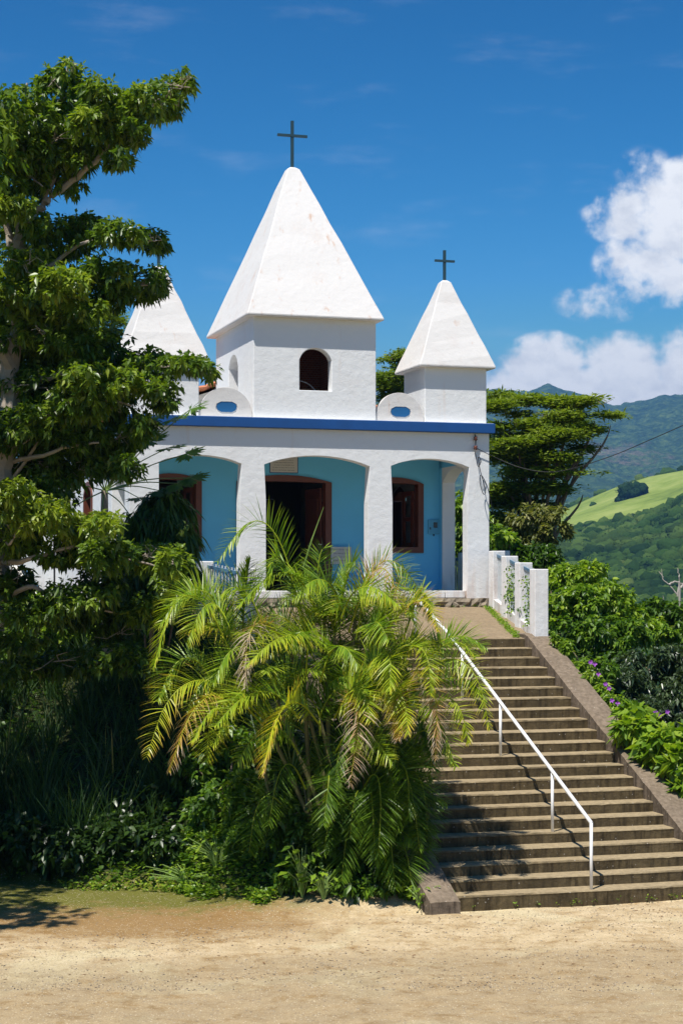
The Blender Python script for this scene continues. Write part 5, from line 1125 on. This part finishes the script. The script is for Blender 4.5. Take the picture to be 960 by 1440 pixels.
# ================================================================ GRAVEL AND LITTER
n = 22000; X = rng.uniform(-5.5, 6.5, n); Y = 20.5+rng.random(n)**1.35*8; k = (ground_h(X, Y) < .2) & (w2ch(X, Y)[1] < -13.1) & ((fbm(X*.8, Y*1.2, 3, 12) > -.06) | (rng.random(n) < .3)); X, Y = X[k], Y[k]
rad = np.clip(rng.gamma(1.8, .0022, len(X))+.0022, 0, .012); P = np.stack([X, Y, ground_h(X, Y)+rad*.25], 1); Vb, Fb = I1; kb = len(Vb)
V = (Vb[None]*rad[:, None, None]*rng.uniform(.6, 1.3, (len(X), 1, 3))*(1+rng.normal(size=(len(X), kb, 1))*.14)*[1, 1, .6]+P[:, None]).reshape(-1, 3)
Fc = (Fb[None]+(np.arange(len(X))*kb)[:, None, None]).reshape(-1, 3)
pm_, t = newmat('gravel_stone'); aa = t.add('ShaderNodeAttribute', attribute_name='v'); finish(t, principled(t, t.ramp(aa.outputs['Fac'], [(0, (.07, .06, .05)), (.5, (.26, .21, .15)), (1, (.50, .42, .30))]), .9))
o = mesh_obj('gravel', V, Fc, pm_, None, np.repeat(rng.random(len(X)), kb)); tag(o, 'loose pebbles scattered over the sandy lot', 'gravel', kind='stuff')
n = 420; X = rng.uniform(-5, 6.5, n); Y = 21+rng.random(n)*7; k = (ground_h(X, Y) < .2) & (w2ch(X, Y)[1] < -13.1); P = np.stack([X, Y, ground_h(X, Y)+.008], 1)[k]
V, Fc, A = leaves(P, rng.normal(size=(len(P), 3))*[1, 1, .1], np.array([0, 0, 1.])+rng.normal(size=(len(P), 3))*.2, rng.uniform(.03, .08, len(P)), .025, .1)
lt, t = newmat('dry_leaf'); finish(t, principled(t, (.17, .085, .03, 1), .8)); o = mesh_obj('leaf_litter', V, Fc, lt, None, A); tag(o, 'dry brown leaves lying on the lot', 'leaf litter', kind='stuff')

# ================================================================ HAZE
hm, t = newmat('haze_air'); vol = t.add('ShaderNodeVolumePrincipled', {'Color': (.18, .48, 1.0, 1), 'Density': 1.5e-4, 'Anisotropy': .25}); t.l.new(vol.outputs[0], t.out.inputs['Volume'])
hzb = MB().box(-5200, 5200, -90, 5900, -75, 540).build('haze', hm); tag(hzb, 'thin bluish air between the lot and the mountains', 'haze', kind='stuff')

# ================================================================ SKY, SUN, CAMERA
sd = np.array([-.51, -.86, 0]); sd /= np.linalg.norm(sd); EL = R(64.5); sun_dir = np.array([sd[0]*math.cos(EL), sd[1]*math.cos(EL), math.sin(EL)])
w = bpy.data.worlds.new('World'); sc.world = w; w.use_nodes = True; t = NT(w); t.n.clear()
wo = t.add('ShaderNodeOutputWorld'); bg = t.add('ShaderNodeBackground', {'Strength': .05})
sky = t.add('ShaderNodeTexSky'); sky.sky_type = 'NISHITA'; sky.sun_disc = False; sky.sun_elevation = EL; sky.sun_rotation = math.atan2(sun_dir[0], sun_dir[1]); sky.altitude = 400; sky.air_density = 1.0; sky.dust_density = .35; sky.ozone_density = 3.0
# polarised, deepened sky: each channel of the Nishita sky gets its own contrast
sc_ = t.add('ShaderNodeSeparateColor'); t.l.new(sky.outputs[0], sc_.inputs[0]); cc_ = t.add('ShaderNodeCombineColor')
for i, (A_, g_, mx_) in enumerate(((.030, 3.9, 5.0), (.300, 2.10, 8.0), (.315, 2.0, 11.5))):
    t.l.new(t.math('MINIMUM', t.math('MULTIPLY', t.math('POWER', sc_.outputs[i], g_), A_), mx_), cc_.inputs[i])
tc = t.add('ShaderNodeTexCoord'); sp = t.add('ShaderNodeSeparateXYZ'); t.l.new(tc.outputs['Generated'], sp.inputs[0])
az = t.math('MULTIPLY', t.math('ARCTAN2', sp.outputs[0], sp.outputs[1]), 57.2958); el = t.math('MULTIPLY', t.math('ARCSINE', sp.outputs[2]), 57.2958)
cmb = t.add('ShaderNodeCombineXYZ'); t.l.new(az, cmb.inputs[0]); t.l.new(el, cmb.inputs[1]); ae = cmb.outputs[0]
big = t.noise(ae, .55, 7, .55, .15); mid = t.noise(ae, 1.7, 6, .55, .1)
def ang(px, py): a = math.atan((px-480)/F); return math.degrees(a), math.degrees(math.atan((YH-py)/F*math.cos(a)))
dens = None
CL = [(985, 300, 115, 85, 1.0), (1045, 240, 90, 85, 1.1), (895, 300, 86, 50, .58), (905, 370, 78, 50, .48), (850, 425, 78, 32, .38), (955, 385, 90, 50, .5), (905, 240, 48, 38, .22),
      (768, 560, 95, 98, 1.15), (875, 575, 115, 112, 1.15), (975, 570, 90, 118, 1.15), (705, 580, 60, 78, 1.0), (1080, 560, 160, 120, 1.2), (620, 620, 80, 60, .9), (1300, 500, 160, 120, 1.0), (-500, 500, 300, 120, 1.0), (1700, 300, 250, 100, .9)]
for (px, py, rx, ry, wt) in CL:
    a0, e0 = ang(px, py); kx, ky = 57.3/F*rx, 57.3/F*ry
    d2 = t.math('ADD', t.math('POWER', t.math('MULTIPLY', t.math('SUBTRACT', az, a0), 1/kx), 2), t.math('POWER', t.math('MULTIPLY', t.math('SUBTRACT', el, e0), 1/ky), 2))
    g = t.math('MULTIPLY', t.math('SUBTRACT', 1, d2, clamp=True), wt); dens = g if dens is None else t.math('MAXIMUM', dens, g)
nz = t.math('ADD', t.math('MULTIPLY', t.math('SUBTRACT', mid, .5), 1.05), t.math('MULTIPLY', t.math('SUBTRACT', big, .5), 1.2))
cd = t.sstep(t.math('ADD', t.math('MULTIPLY', dens, 1.0), t.math('MULTIPLY', nz, t.sstep(dens, 0, .15))), .0, .60)
wisp = t.math('MULTIPLY', t.sstep(t.noise(t.mapping(ae, (.25, .9, 1)), .8, 7, .6), .52, .8), .10)
cd = t.math('MAXIMUM', t.math('MULTIPLY', cd, .97), wisp)
shd = t.noise(t.mapping(ae, (1, 1.3, 1), (3, .6, 0)), .9, 7, .6)
ccol = t.ramp(shd, [(.28, (12.6, 13.0, 13.8)), (.42, (15.2, 15.4, 15.8)), (.55, (17.5, 17.5, 17.5))])
t.l.new(t.mix(cd, cc_.outputs[0], ccol), bg.inputs['Color']); t.l.new(bg.outputs[0], wo.inputs['Surface'])
sl_ = bpy.data.lights.new('sun', 'SUN'); sl_.energy = 5.0; sl_.angle = R(.53); sl_.color = (1.0, .955, .88)
so = bpy.data.objects.new('sun', sl_); C.objects.link(so); so.rotation_euler = Vector((-sun_dir[0], -sun_dir[1], -sun_dir[2])).to_track_quat('-Z', 'Y').to_euler(); so.location = (-10, -10, 40)
cam = bpy.data.cameras.new('camera'); co = bpy.data.objects.new('camera', cam); C.objects.link(co); co.location = (0, 0, E); co.rotation_euler = (R(90), 0, 0)
cam.sensor_fit = 'HORIZONTAL'; cam.sensor_width = 36; cam.lens = F/960*36; cam.shift_y = (YH-720)/960; cam.clip_end = 20000; cam.clip_start = .5
sc.camera = co
sc.view_settings.view_transform = 'Standard'; sc.view_settings.look = 'None'; sc.view_settings.exposure = .42; sc.view_settings.gamma = 1; sc.view_settings.use_curve_mapping = False
sc.render.engine = 'CYCLES'; sc.cycles.volume_bounces = 0; sc.cycles.max_bounces = 5; sc.cycles.diffuse_bounces = 3; sc.cycles.glossy_bounces = 2; sc.cycles.transmission_bounces = 3; sc.cycles.caustics_reflective = False; sc.cycles.caustics_refractive = False; sc.cycles.transparent_max_bounces = 6; sc.cycles.use_denoising = True

# things of one kind share a group
for pre, g in (('feathery_tree', 'feathery trees behind the chapel'), ('balustrade', 'white balustrades of the forecourt'), ('leafy_plant', 'small plants along the edge of the lot'), ('areca_palm', 'areca palm clumps left of the stairs'), ('shrub', 'shrubs on the banks round the chapel'), ('pasture_tree', 'trees on the pasture hill')):
    for o in C.objects:
        if o.parent is None and o.name.split('.')[0] == pre and 'category' in o: o['group'] = g
